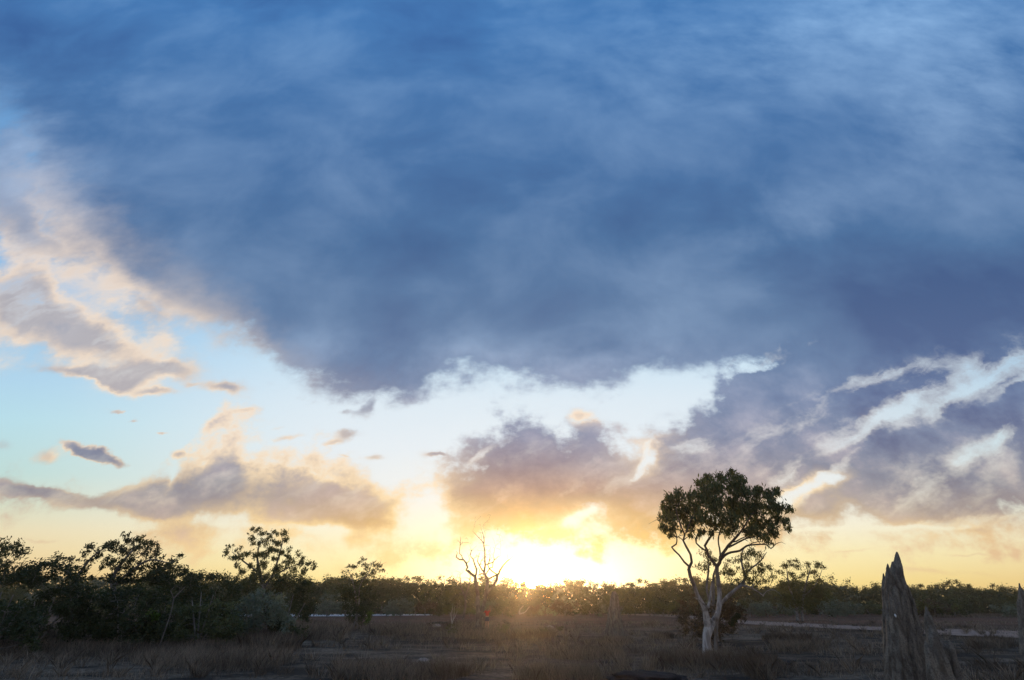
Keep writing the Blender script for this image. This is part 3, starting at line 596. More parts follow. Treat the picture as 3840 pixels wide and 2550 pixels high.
# tree and bush beside the pale road
Y = on_ground(1335, 2355).y; b = on_ground(1335, 2356)
clump_tree('roadside_tree', 'twiggy tree over a dark bush standing alone in the grass before the pale road', b,
    [(1295, 2140, 12), (1310, 2125, 12), (1330, 2125, 10), (1350, 2110, 13), (1365, 2100, 12), (1372, 2125, 14), (1400, 2115, 13), (1415, 2125, 14), (1395, 2140, 16), (1365, 2150, 14), (1425, 2140, 12), (1335, 2155, 12), (1295, 2165, 14), (1400, 2165, 16), (1360, 2175, 16),
     (1300, 2200, 24), (1340, 2200, 24), (1380, 2200, 24), (1310, 2235, 26), (1350, 2235, 26), (1390, 2240, 24), (1300, 2270, 24), (1340, 2275, 28), (1380, 2275, 26), (1320, 2305, 26), (1360, 2305, 28), (1340, 2330, 20), (1310, 2330, 14)], M['leaf_dark'], M['bark_grey'], pxf, Y, 1.3, 0.19, 0.9,
    [[(*on_ground(1325, 2356), .10), (*at(1345, 2270, Y), .08), (*at(1350, 2200, Y), .07), (*at(1385, 2140, Y), .04), (*at(1395, 2110, Y), .02)], [(*on_ground(1340, 2356), .09), (*at(1335, 2250, Y), .07), (*at(1320, 2170, Y), .04), (*at(1300, 2135, Y), .015)],
     [(*at(1390, 2150, Y), .04), (*at(1425, 2115, Y), .025), (*at(1430, 2098, Y), .008)], [(*at(1424, 2118, Y), .015), (*at(1450, 2108, Y), .005)]], 3, 2.8, 0.5,
    extra=([(1388, 2300, 18), (1382, 2318, 18), (1375, 2335, 16)], M['leaf_fresh'], 'leafy_branch', 'fresh green leaves on the bush side facing the sun'))
# ---------------------------------------------------------------- dead trees in the middle
def c6(x, y, Y): return at(1650+x/3.485, 1950+y/3.485, Y)
YP = on_ground(1797, 2358).y; b = on_ground(1797, 2360)
root = empty('dead_tree', b, 'leafless dead tree with crooked bare limbs against the glare left of the sun', 'tree'); s = Skeleton()
for pts in [[(505, 1430, .34), (505, 1300, .26), (502, 1200, .22), (492, 1080, .20), (494, 980, .18), (480, 900, .17), (466, 820, .16), (460, 742, .14)],
            [(515, 1330, .24), (552, 1180, .20), (582, 1060, .18), (600, 950, .17), (614, 860, .16), (625, 775, .15)], [(590, 1000, .13), (640, 920, .13), (700, 850, .12), (740, 790, .12), (748, 715, .12)],
            [(460, 742, .12), (402, 700, .11), (372, 668, .13), (340, 655, .08), (360, 620, .09), (346, 572, .08), (312, 522, .07), (250, 515, .06), (210, 482, .05), (226, 428, .03), (212, 405, .012)],
            [(312, 522, .05), (288, 490, .045), (286, 465, .04), (256, 440, .035), (262, 340, .03), (270, 260, .02), (266, 215, .008)], [(264, 330, .02), (290, 300, .015), (300, 270, .006)], [(262, 300, .018), (240, 270, .012), (220, 280, .005)],
            [(462, 742, .09), (474, 700, .08), (480, 645, .075), (456, 590, .065), (432, 510, .055), (390, 462, .04), (410, 402, .03), (404, 368, .015), (392, 345, .006)], [(346, 562, .04), (380, 540, .03), (384, 500, .02), (358, 430, .008)],
            [(625, 775, .12), (592, 722, .11), (576, 682, .10), (590, 600, .08), (584, 490, .065), (586, 400, .06), (572, 340, .055), (576, 260, .045), (562, 180, .025), (535, 108, .008)],
            [(574, 310, .04), (545, 270, .035), (510, 235, .028), (470, 190, .02), (425, 145, .008)], [(576, 250, .025), (592, 190, .016), (572, 122, .006)], [(545, 265, .02), (540, 200, .012), (522, 150, .005)],
            [(576, 684, .07), (542, 640, .06), (516, 592, .055), (490, 540, .045), (500, 480, .03), (520, 428, .015)], [(520, 595, .04), (540, 530, .03), (576, 490, .02)], [(592, 718, .07), (545, 700, .07), (505, 720, .05)], [(520, 695, .04), (516, 650, .03), (500, 620, .015)],
            [(600, 705, .05), (640, 645, .05)], [(590, 585, .05), (640, 572, .05), (692, 552, .05), (710, 520, .04), (750, 488, .025), (790, 465, .01)], [(692, 552, .05), (690, 618, .05), (640, 630, .055), (626, 590, .05), (644, 540, .045), (658, 460, .02), (636, 420, .007)],
            [(706, 528, .03), (700, 470, .02), (712, 400, .014), (724, 340, .012), (770, 296, .005)], [(640, 632, .05), (690, 676, .055), (745, 712, .06)], [(625, 775, .06), (690, 742, .07), (748, 715, .08)],
            [(748, 715, .10), (772, 700, .09), (776, 668, .08), (822, 600, .065), (880, 535, .05), (912, 518, .02)], [(888, 530, .03), (888, 480, .02), (872, 430, .008)], [(900, 524, .02), (945, 480, .012), (965, 440, .005)], [(658, 520, .02), (672, 500, .01), (700, 420, .006)]]:
    s.limb(trace(pts, YP, c6, random.uniform(-.8, .8)), 0.3, 7)
for k in range(120):
    i = random.randrange(len(s.pos)//3, len(s.pos)); p = s.pos[i]
    if p.z > 4.0 and s.rad[i] < .07: s.grow(p+Vector((random.uniform(-.6, .6), random.uniform(-.6, .6), random.uniform(.1, .8))), .011, .2, 4, .030)
s.t.link('trunk', M['bark_dead'], root, b)
def bare_tree(label, base, Y, trunk, spread, n_, bark, name='bare_tree', r0=.16, lo=0.0):
    root = empty(name, base, label, 'tree'); s = Skeleton()
    for t in trunk: s.limb(t, .4, 7)
    cx, cy, rx, ry = spread
    for k in range(n_):
        a = random.uniform(0, math.pi*2) if k > n_*.5 else random.uniform(math.pi, 2*math.pi); q = math.sqrt(random.uniform(lo, 1))
        s.grow(at(cx+math.cos(a)*rx*q, cy+math.sin(a)*ry*q, Y+random.uniform(-2, 2)), .012, .14, 4, .05)
    s.t.link('trunk', bark, root, base); return root
Y = on_ground(1735, 2322).y; b = on_ground(1735, 2322)
bare_tree('small leafless tree with a haze of fine twigs, left of and behind the dead tree', b, Y, [[(*b, .22), (*at(1746, 2270, Y), .18), (*at(1744, 2240, Y), .15), (*at(1730, 2200, Y), .10), (*at(1725, 2160, Y), .05)], [(*at(1744, 2240, Y), .1), (*at(1760, 2190, Y), .07), (*at(1765, 2150, Y), .03)]],
    (1735, 2185, 62, 58), 90, M['bark_dead'])
Y = on_ground(1695, 2356).y; b = on_ground(1695, 2356)
root = empty('sapling', b, 'thin pale leafless sapling in the grass left of the dead tree', 'tree'); t = Tubes()
for pts in ([(1695, 2356), (1694, 2320), (1697, 2275)], [(1695, 2340), (1702, 2310), (1705, 2272)], [(1695, 2335), (1690, 2300), (1700, 2280)], [(1697, 2330), (1708, 2310), (1715, 2290)]):
    p, r = resample([(*(on_ground(*q) if q[1] > 2355 else at(*q, Y)), .035-.012*i) for i, q in enumerate(pts)], .3); t.add(p, r, 5, .1)
t.link('trunk', M['bark_pale'], root, b)
def fallen(label, pls, Yg, r):
    b = G(pls[0][0][0], Yg); t = Tubes()
    for pl in pls:
        p, rr = resample([(*at(x, min(y, 2277+1.7/Yg*1790*1.1), Yg+i*.3), r*(1-.7*i/len(pl))) for i, (x, y) in enumerate(pl)], .3)
        for q in p: q.z = max(q.z, r*.6)
        t.add(p, rr, 6, .2)
    o = t.link('fallen_branch', M['bark_pale'], None, b); o.location = b; tag(o, label, 'branch')
fallen('pale fallen branch curving up from the grass just below the setting sun', [[(1947, 2302), (1950, 2286), (1962, 2272)], [(1947, 2302), (1968, 2296), (1985, 2275)]], 105, .13)
fallen('bleached forked branch at the foot of the far trees left of the gum tree', [[(2441, 2290), (2446, 2278), (2458, 2266)], [(2443, 2286), (2462, 2280), (2470, 2272)]], 120, .12)
# ---------------------------------------------------------------- far tree line
protos = []
def proto_tree(leafmat, H, lean, open_):
    """one far tree 1 unit of its own height; crown of uneven clumps on forked limbs"""
    base = Vector((0, 0, 0)); s = Skeleton(); th = H*random.uniform(.25, .35)
    s.limb([(0, 0, 0, .16), (lean*.3, .1, th*.6, .13), (lean, 0, th, .11)], .8, 6)
    cc, rr, kk = [], [], []; R = H*random.uniform(.32, .44)
    for k in range(random.randint(17, 24)):
        a = random.uniform(0, 6.28); q = math.sqrt(random.random())*R; zz = th+(H-th)*(random.uniform(.12, .96)*(1-(q/R)**2*.45))
        r = H*random.uniform(.085, .14)*(0.75 if open_ else 1.0); cc.append(Vector((lean+math.cos(a)*q, math.sin(a)*q, min(zz, H-r*.5)))); rr.append(r); kk.append(int(120*(0.6 if open_ else 1.0)))
    for k in range(3 if open_ else 6): a = random.uniform(0, 6.28); cc.append(Vector((math.cos(a)*R*.7, math.sin(a)*R*.7, H*random.uniform(.15, .3)))); rr.append(H*.12); kk.append(130)
    for i in sorted(range(len(cc)), key=lambda i: cc[i].length): s.grow(cc[i], .02, .12, 4, .09)
    V, F = leaves(cc, rr, kk, .34, 2.1, .3, .85)
    root = bpy.data.objects.new('far_tree', None); root.empty_display_size = .3
    t = s.t.link('trunk', M['bark_grey'], root, base); c = link_mesh('crown', V, F, leafmat, root)
    return [root, t, c, False, H]
def proto_shrub(leafmat, H):
    base = Vector((0, 0, 0)); s = Skeleton(); s.limb([(0, 0, 0, .08), (.1, 0, H*.3, .06)], .5, 5); s.limb([(0, 0, 0, .07), (-.3, .1, H*.4, .04)], .5, 5); cc, rr, kk = [], [], []
    for k in range(14):
        a = random.uniform(0, 6.28); q = math.sqrt(random.random())*H*.65; cc.append(Vector((math.cos(a)*q, math.sin(a)*q, H*random.uniform(.2, .85)*(1-(q/H)**2*.5)))); rr.append(H*.2); kk.append(95)
    for c in cc: s.grow(c, .015, .1, 4, .04)
    V, F = leaves(cc, rr, kk, .30, 2.0, .2, .9); root = bpy.data.objects.new('far_shrub', None)
    t = s.t.link('stems', M['bark_grey'], root, base); c = link_mesh('foliage', V, F, leafmat, root)
    return [root, t, c, False, H]
ptrees = [proto_tree(M[m], h, random.uniform(-.6, .6), o) for m, h, o in (('leaf_dark', 8, 0), ('leaf_olive', 8, 1), ('leaf_dark', 8, 1), ('leaf_gum', 8, 0), ('leaf_grey', 8, 1), ('leaf_olive', 8, 0), ('leaf_dark', 8, 0), ('leaf_gum', 8, 1))]
pshrubs = [proto_shrub(M[m], 3.2) for m in ('leaf_grey', 'leaf_grey', 'leaf_olive', 'leaf_dark', 'leaf_brown')]
KIND = {'dark_leaves': 'dark green', 'olive_leaves': 'olive', 'gum_leaves': 'deep green', 'greygreen_leaves': 'grey-green', 'dry_leaves': 'brownish'}
def put(pr, loc, sc, rz, label, cat, group):
    root, t, c, used, H = pr
    if not used: r, tt, cc = root, t, c; pr[3] = True; COL.objects.link(r)
    else:
        r = root.copy(); tt = t.copy(); cc = c.copy()
        for o in (r, tt, cc): COL.objects.link(o)
        tt.parent = r; cc.parent = r
    r.location = loc; r.rotation_euler = (0, 0, rz); r.scale = sc; tag(r, label, cat, group)
PLACE = [(-900, 'behind the leafy tree at the edge'), (250, 'behind the arching tree'), (820, 'behind the grey-green shrub'), (1180, 'between the eucalypt and roadside tree'), (1460, 'between the roadside and dead trees'), (1730, 'behind the dead tree'),
         (1900, 'in front of the setting sun'), (2100, 'between the sun and slender mound'), (2330, 'between slender mound and gum tree'), (2560, 'behind the large gum tree'), (2800, 'between the gum and round savanna tree'),
         (3110, 'between the savanna tree and tall mound'), (3310, 'behind the tall termite mound'), (3480, 'between the tall and the spiked mound'), (3800, 'behind the spiked mound')]
def place_name(px):
    w = PLACE[0][1]
    for x, nme in PLACE:
        if px >= x: w = nme
    return w
TOP = [(-700, 2080), (0, 2110), (700, 2145), (900, 2150), (1180, 2160), (1260, 2150), (1450, 2150), (1520, 2165), (1600, 2170), (1700, 2172), (1900, 2172), (1990, 2192), (2060, 2178), (2150, 2170), (2240, 2185), (2300, 2188), (2400, 2185), (2500, 2178), (2600, 2172), (2750, 2180), (2900, 2190), (3050, 2170), (3120, 2165), (3180, 2185), (3260, 2200), (3340, 2190),
       (3420, 2195), (3500, 2192), (3600, 2185), (3680, 2195), (3760, 2200), (3840, 2210), (4500, 2210)]
TOP = [(x, y-(20 if x > 1100 else 6)) for x, y in TOP]
def top_h(px, Y, jit):
    y = float(np.interp(px, [t[0] for t in TOP], [t[1] for t in TOP]))+jit
    r = ray(px, y); return CAM_H+Y*r.z/r.y
def px_of(x, Y):
    # photo column of a point at horizon height
    d = Y*cs; return 1920+x/d*F_PX
rows = [(128, 6.5, .62, 40), (142, 6.0, .86, 16), (158, 5.5, 1.0, 5), (176, 6.0, 1.0, 8)]
cnt = 0
for Yr, stp, hf, jj in rows:
    x = -Yr*1.18
    while x < Yr*1.18:
        Yt = Yr+random.uniform(-6, 6); px = px_of(x, Yt)
        if not (px < 500 and Yr > 150):
            h = top_h(px, Yt, random.uniform(-8, jj))*hf*random.uniform(.85, 1.05); h = max(h, 3.5)
            pr = random.choice(ptrees); m = KIND[pr[2].data.materials[0].name]; s = h/8.0; w = max(s, .8)*random.uniform(.95, 1.25)
            depth = 'front' if Yr < 150 else 'back'
            put(pr, (x, Yt, -.05), (w, w, s), random.uniform(0, 6.28), f'{m} {depth} row far tree {place_name(px)}', 'tree', f'{m} far trees {place_name(px)}, {depth}'); cnt += 1
        x += stp*random.uniform(.7, 1.3)
x = -135.0
while x < 135:
    Yt = random.uniform(108, 124)+(-8 if x > 40 else 0); px = px_of(x, Yt); pr = random.choice(pshrubs); m = KIND[pr[2].data.materials[0].name]; s = random.uniform(.7, 1.25)
    put(pr, (x, Yt, -.05), (s*1.2, s*1.2, s), random.uniform(0, 6.28), f'{m} shrub before the far trees {place_name(px)}', 'shrub', f'{m} far shrubs {place_name(px)}'); cnt += 1
    x += random.uniform(2.6, 5.5)
print('far things', cnt)
# closed scrub deep in the wood, no single plant of which can be told apart
k = 60000; cx = (rng.random(k)*2-1)*205; cy = 150+rng.random(k)*38
hh = np.array([top_h(px_of(a, b2), b2, 26) for a, b2 in zip(cx, cy)]); cz = rng.random(k)*np.maximum(hh*.86, 2.5)
C = np.stack([cx, cy, cz], 1); ax = rng.normal(size=(k, 3)); ax /= np.linalg.norm(ax, axis=1)[:, None]; sd = np.cross(ax, rng.normal(size=(k, 3))); sd /= np.linalg.norm(sd, axis=1)[:, None]; L = (.5+.7*rng.random(k))[:, None]
V = np.stack([C-ax*L*.5, C+sd*L*.3, C+ax*L*.5, C-sd*L*.3], 1).reshape(-1, 3)
tag(link_mesh('far_scrub', V, np.arange(k*4).reshape(-1, 4), M['leaf_dark']), 'dense dark scrub filling the depth of the far tree line', 'scrub', kind='stuff')
# ---------------------------------------------------------------- ground, road, grass
def gz(x, y):
    return 0.0
def near_road(x, y):
    return y > 24 and any(r[0][0]-2 < x < r[0][-1]+2 and np.interp(x, r[0], r[1])-2.0 < y < np.interp(x, r[0], r[2])+2.0 for r in ROADS)
def grid_ground():
    # finer close to the viewer, reaching the horizon
    ys = np.concatenate([np.linspace(-40, 10, 12), np.linspace(11, 70, 180), np.linspace(71, 260, 80), np.geomspace(270, 1200, 12)])
    xs = np.concatenate([-np.geomspace(1200, 105, 12), np.linspace(-100, 100, 260), np.geomspace(105, 1200, 12)])
    Xg, Yg = np.meshgrid(xs, ys); Z = np.full_like(Xg, -.02)
    for i in range(Xg.shape[0]):
        for j in range(Xg.shape[1]):
            x, y = Xg[i, j], Yg[i, j]
            if 5 < y < 75 and not near_road(x, y): Z[i, j] = (mn.noise((x*.5, y*.5, 0))*.05+mn.noise((x*1.6, y*1.6, 4))*.035)*min(1, (75-y)/10)-.04
    V = np.stack([Xg.ravel(), Yg.ravel(), Z.ravel()], 1); ny, nx = Xg.shape
    a = (np.arange(ny-1)[:, None]*nx+np.arange(nx-1)[None]).ravel()
    o = link_mesh('ground', V, np.stack([a, a+1, a+nx+1, a+nx], 1), M['ground'], None, True); o['kind'] = 'structure'
ROADS = []
def on_road(x, y):
    return any(r[0][0] < x < r[0][-1] and np.interp(x, r[0], r[1]) < y < np.interp(x, r[0], r[2])+.0 for r in ROADS)
def strip(name, pts, material, z=0.012, bump=0.0):
    V, F = [], []; q = sorted(pts, key=lambda t: t[1][0]); ROADS.append((np.array([t[1][0] for t in q]), np.array([t[1][1] for t in q])-.1, np.array([t[0][1] for t in q])+.3))
    for i, (a, b) in enumerate(pts): V += [(a[0], a[1], z), (b[0], b[1], z)]
    for i in range(len(pts)-1): F.append((2*i, 2*i+1, 2*i+3, 2*i+2))
    o = link_mesh(name, V, F, material); o['kind'] = 'structure'; return o
def road(cols, name, material, z=0.02):
    """edges of the road seen in the photo: (x, far y, near y), laid on the ground and smoothed"""
    P = []
    xs = [c[0] for c in cols]
    for px in np.linspace(xs[0], xs[-1], 160):
        yf = float(np.interp(px, xs, [c[1] for c in cols])); yn = float(np.interp(px, xs, [c[2] for c in cols]))
        f, q = on_ground(px, yf), on_ground(px, yn); j = mn.noise((px*.02, 1, 0))*.25
        P.append(((f.x, f.y+j), (q.x, q.y-j*.6)))
    return strip(name, P, material, z)
road([(2020, 2296.5, 2300), (2200, 2299, 2303), (2330, 2301, 2306), (2450, 2303, 2310), (2530, 2306, 2315), (2620, 2312, 2323), (2720, 2322, 2333), (2800, 2328, 2340), (2850, 2330, 2344), (3000, 2337, 2351), (3150, 2345, 2358), (3290, 2351, 2365), (3450, 2357, 2376), (3600, 2361, 2385), (3800, 2365, 2392), (4300, 2372, 2412)], 'dirt_road', M['road'])
M['pale_road'] = plain('pale_road_dirt', (0.78, 0.73, 0.68), 0.8, 0.15, .5, .2)
road([(700, 2303, 2312), (1080, 2301, 2312), (1280, 2302, 2311), (1420, 2303, 2309), (1560, 2304, 2308), (1650, 2305, 2307)], 'dirt_track', M['pale_road'])
grid_ground()
# burnt humps near the viewer and two pale clods
def blob_obj(name, label, cat, c, rx, ry, rz, material, nz=.25, kind=None):
    bm = bmesh.new(); bmesh.ops.create_icosphere(bm, subdivisions=4, radius=1.0)
    for v in bm.verts:
        d = v.co.normalized(); k = 1+nz*mn.fractal(d*2.2+Vector(c), 1.0, 2.0, 4); v.co = Vector((d.x*rx*k, d.y*ry*k, d.z*rz*k))
    me = bpy.data.meshes.new(name); bm.to_mesh(me); bm.free(); me.materials.append(material)
    for p in me.polygons: p.use_smooth = True
    o = bpy.data.objects.new(name, me); COL.objects.link(o); o.location = c; tag(o, label, cat, None, kind); return o
blob_obj('stone', 'pale clod of earth lying in the dark grass below the dead tree', 'stone', on_ground(1587, 2489)+Vector((0, 0, .05)), .22, .15, .12, M['stone'])
blob_obj('stone', 'small pale clod near the photo centre bottom, right of the sun glare', 'stone', on_ground(2062, 2357)+Vector((0, 0, .08)), .35, .25, .16, M['stone'])
blob_obj('stone', 'pale clod of earth in the shade behind the thin sapling', 'stone', on_ground(1638, 2350)+Vector((0, 0, .05)), .4, .3, .2, M['stone'])
def hump(px0, px1, py, h, label):
    a, b = on_ground(px0, py), on_ground(px1, py); c = (a+b)/2
    return blob_obj('burnt_hump', label, 'earth hump', c+Vector((0, 0, -.02)), (b-a).length/2, .8, h, M['charcoal'], .35)
hump(2285, 2560, 2548, .20, 'low black burnt hump of earth at the bottom edge below the gum tree')
hump(2740, 2960, 2480, .14, 'low black burnt hump right of the gum trunk in the dry grass')
hump(1080, 1180, 2352, .22, 'dark burnt hump in the dry grass in front of the pale track')
hump(1600, 1690, 2338, .20, 'dark burnt hump in the grass behind the thin sapling')
# dry grass
def grass():
    P, Hh, Wd = [], [], []
    def want(x, y): return mn.fractal(Vector((x*.10, y*.25, 3)), 1.0, 2.0, 4)*1.3
    tot = 0
    def scatter(n_, y0, y1, h, w, thr, tuft=1, sp=.12, xlim=None):
        for _ in range(n_):
            y = y0*(y1/y0)**random.random(); lx = y*1.2+2
            x = random.uniform(-lx, lx) if xlim is None else random.uniform(*xlim)
            if want(x, y) < thr+random.uniform(-.15, .15) or (y > 28 and on_road(x, y)) or (x < -5 and y > 98): continue
            for k in range(tuft):
                P.append((x+random.gauss(0, sp), y+random.gauss(0, sp))); hh = h*random.uniform(.5, 1.35); Hh.append(hh); Wd.append(w*random.uniform(.7, 1.3))
    scatter(7500, 11, 26, .18, .010, .0, 7, .10)
    scatter(7500, 22, 55, .22, .018, .0, 6, .16)
    scatter(5500, 45, 75, .22, .035, .0, 4, .3); scatter(2500, 70, 130, .16, .05, .0, 4, .3)
    # tall stands
    def stand(px, py, rx, ry, n_, h, w):
        for _ in range(n_):
            a = random.uniform(0, 6.28); q = math.sqrt(random.random()); g = on_ground(px+math.cos(a)*rx*q, min(py+math.sin(a)*ry*q, 2600))
            for k in range(6): P.append((g.x+random.gauss(0, .10), g.y+random.gauss(0, .10))); Hh.append(h*random.uniform(.5, 1.3)); Wd.append(w)
    stand(1180, 2375, 140, 26, 900, .75, .022); stand(1480, 2370, 130, 14, 500, .6, .022); stand(1000, 2430, 120, 16, 700, .7, .018); stand(90, 2410, 130, 18, 500, .8, .018); stand(520, 2440, 400, 18, 1300, .5, .016); stand(800, 2480, 300, 30, 900, .42, .012)
    stand(1750, 2350, 80, 6, 250, .6, .022); stand(3000, 2430, 110, 14, 500, .40, .014); stand(2860, 2520, 60, 20, 350, .45, .012); stand(2640, 2490, 200, 16, 700, .42, .012); stand(2310, 2408, 60, 7, 400, .34, .016); stand(2480, 2390, 40, 5, 260, .30, .02)
    stand(1870, 2385, 220, 12, 700, .5, .02); stand(2200, 2460, 140, 14, 500, .35, .014); stand(2335, 2530, 9, 6, 26, .6, .014); stand(2425, 2535, 8, 6, 24, .55, .014); stand(3720, 2420, 90, 12, 400, .4, .014); stand(3650, 2310, 180, 6, 500, .5, .04)
    stand(2950, 2395, 90, 6, 300, .35, .016); stand(1500, 2530, 260, 20, 700, .35, .010); stand(2100, 2540, 160, 12, 500, .35, .010)
    LN = []; k0 = len(P)
    for _ in range(1500):
        y = 13*(70/13)**random.random(); x = random.uniform(-y*1.15, y*1.15)
        if want(x, y) < -.12: continue
        hh = random.uniform(.22, .5)*(1+y*.008); R = random.uniform(.05, .14); nb = random.randint(16, 34)
        for k in range(nb):
            a = random.uniform(0, 6.28); q = math.sqrt(random.random()); P.append((x+math.cos(a)*R*q, y+math.sin(a)*R*q)); Hh.append(hh*random.uniform(.5, 1.1)); Wd.append(.009+y*.0004); LN.append((math.cos(a)*q*.75, math.sin(a)*q*.75))
    P_ = np.array(P); H_ = np.array(Hh); W_ = np.array(Wd); k = len(P_)
    base = np.concatenate([P_, np.full((k, 1), -.03)], 1); ang = rng.random(k)*6.28; d = np.stack([np.cos(ang), np.sin(ang), np.zeros(k)], 1)
    ln = rng.normal(size=(k, 3))*.28; ln[:, 2] = 1; ln[k0:, 0] += np.array([q[0] for q in LN]); ln[k0:, 1] += np.array([q[1] for q in LN]); ln /= np.linalg.norm(ln, axis=1)[:, None]
    mid = base+ln*(H_*.55)[:, None]; tip = base+ln*H_[:, None]+np.stack([ln[:, 0], ln[:, 1], np.zeros(k)], 1)*(H_*.35)[:, None]
    w = d*W_[:, None]*.5
    V = np.stack([base-w, base+w, mid+w*.8, tip, mid-w*.8], 1).reshape(-1, 3)
    F = np.arange(k*5).reshape(-1, 5)
    print('blades', k)
    tag(link_mesh('dry_grass', V, F, M['grass']), 'pale dry grass in tufts over the burnt ground', 'grass', kind='stuff')
grass()
# dark weeds standing in the grass
def weeds():
    for i, (px, py, h, lb) in enumerate([(1700, 2405, .9, 'dark leafy weed standing in the grass below the thin sapling'), (1790, 2395, 1.3, 'tall dark weed stalk in the grass below the dead tree'), (1890, 2400, .9, 'green weed patch in the grass right of the person'), (1615, 2380, 1.0, 'thin dark weed stalk left of the sapling'),
                                  (2040, 2385, .5, 'low green weed in the sunlit grass left of the slender mound'), (2100, 2378, .5, 'low green weed beside the slender mound'), (1905, 2375, .6, 'small weed right of the person'), (1430, 2310, 1.8, 'dark stalk in the grass right of the roadside tree'), (1040, 2420, .8, 'dark weed at the foot of the thicket')]):
        b = on_ground(px, py); root = empty('weed', b, lb, 'weed'); s = Skeleton(); cc = []
        for k in range(7 if h < 1.1 else 3):
            t = b+Vector((random.gauss(0, .2*h), random.gauss(0, .2*h), h*random.uniform(.6, 1))); s.limb([(*b, .012), (*b.lerp(t, .5), .01), (*t, .004)], .2, 4); cc.append(t); cc.append(b.lerp(t, .7))
        s.t.link('stems', M['bark_grey'], root, b); V, F = leaves(cc, [h*.16]*len(cc), [26]*len(cc), .07, 2.5, .2); link_mesh('foliage', V, F, M['leaf_olive'] if h < 1 else M['leaf_brown'], root, False, b)
weeds()
# ---------------------------------------------------------------- termite mounds
def remesh(me_obj, vox):
    md = me_obj.modifiers.new('fuse', 'REMESH'); md.mode = 'VOXEL'; md.voxel_size = vox; md.use_smooth_shade = True
    dg = bpy.context.evaluated_depsgraph_get(); dg.update(); ev = me_obj.evaluated_get(dg); new = bpy.data.meshes.new_from_object(ev)
    old = me_obj.data; me_obj.modifiers.clear(); me_obj.data = new; bpy.data.meshes.remove(old)
def mound(name, label, spires, vox, b, seed=0.0, mat_=None):
    """spires: (tip world point, foot world point, foot radius, squash) fused into one fluted body"""
    V, F = [], []
    for k, (tip, foot, R, sq) in enumerate(spires):
        nr, ns = 46, 36; base = len(V); ax = tip-foot; ph = random.uniform(0, 6.28); fl = random.choice((4, 5, 6))
        for i in range(nr+1):
            t = i/nr; prof = ((1-t)**0.80*(1-.22*math.sin(math.pi*t))+.05)*.86+.14*min(1, (1-t)*9); c = foot+ax*t
            bulge = 1+.06*math.sin(t*23+ph)*(t > .35)
            for j in range(ns):
                a = 2*math.pi*j/ns
                r = R*prof*bulge*(1+.16*math.sin(a*fl+ph+t*.6)*(1-t*.5)+.10*math.sin(a*(fl*2+1)+ph*2))
                r *= 1+.13*mn.noise((math.cos(a)*1.6+k*3+seed, math.sin(a)*1.6, t*5*ax.length/3))
                if t > .985: r *= .55
                V.append(c+Vector((math.cos(a)*r, math.sin(a)*r*sq, 0)))
        for i in range(nr):
            for j in range(ns):
                q = base+i*ns+j; w = base+i*ns+(j+1) % ns; F.append((q, w, w+ns, q+ns))
        F.append(tuple(base+j for j in reversed(range(ns)))); F.append(tuple(base+nr*ns+j for j in range(ns)))
    o = link_mesh(name, V, F, mat_ or M['mound'], None, True, b); remesh(o, vox)
    nrm = [v.normal.copy() for v in o.data.vertices]; cos = [v.co.copy() for v in o.data.vertices]; out = []
    for p, nn in zip(cos, nrm):
        q = p+nn*(mn.fractal(Vector((p.x*5, p.y*5, p.z*1.6+seed)), 1.0, 2.0, 5)*.016+mn.noise((p.x*16, p.y*16, p.z*9))*.007+mn.noise((p.x*34, p.y*34, p.z*30))*.006)*min(1.0, 1.5-p.z/3.5)
        out += q[:]
    o.data.vertices.foreach_set('co', out)
    for p in o.data.polygons: p.use_smooth = True
    o.data.update(); o.location = b; tag(o, label, 'termite mound'); return o
Y = 13.0
def ft(px, Yg): p = at(px, 2560, Yg); return Vector((p.x, Yg, -.15))
b = ft(3380, Y)
A_ = lambda tx, ty, fx, R, sq=1.0, dy=0.0, ty2=0.0: (at(tx, ty, Y+dy+ty2), ft(fx, Y+dy), R, sq)
big = mound('termite_mound', 'tall grey cathedral termite mound with stepped spires and deep grooves', [
    A_(3363, 2069, 3364, .30, 1.1), A_(3345, 2103, 3352, .22, 1.2, .05), A_(3328, 2110, 3341, .22, 1.2, -.10), A_(3312, 2142, 3326, .17, 1.0, .05), A_(3372, 2110, 3386, .23, 1.2, .15), A_(3388, 2160, 3406, .21, 1.1, -.12),
    A_(3402, 2190, 3426, .18, 1.0, .10), A_(3422, 2240, 3448, .16, 1.0, -.05), A_(3354, 2190, 3372, .22, 1.0, -.28), A_(3336, 2200, 3352, .15, 1, -.26), A_(3438, 2300, 3464, .13, 1.0, .05)], .016, b, 1.0)
Y = 11.6; b2 = ft(3530, Y)
A_ = lambda tx, ty, fx, R, sq=1.0, dy=0.0: (at(tx, ty, Y+dy), ft(fx, Y+dy), R, sq)
mound('termite_mound', 'lower olive-grey termite mound with two short peaks against the tall mound', [
    A_(3471, 2272, 3500, .20, 1.0), A_(3480, 2310, 3515, .26, 1.1, .1), A_(3490, 2350, 3530, .26, 1.0, -.1), A_(3556, 2398, 3572, .20, 1.0, .0), A_(3525, 2400, 3550, .24, 1.0, .1), A_(3470, 2400, 3486, .18, 1, -.1), A_(3575, 2470, 3598, .17, 1, .05)], .022, b2, 5.0)
Y = on_ground(3850, 2445).y; b3 = on_ground(3900, 2445)
A_ = lambda tx, ty, fx, R, sq=1.0, dy=0.0: (at(tx, ty, Y+dy), Vector((at(fx, 2445, Y+dy).x, Y+dy, -.15)), R, sq)
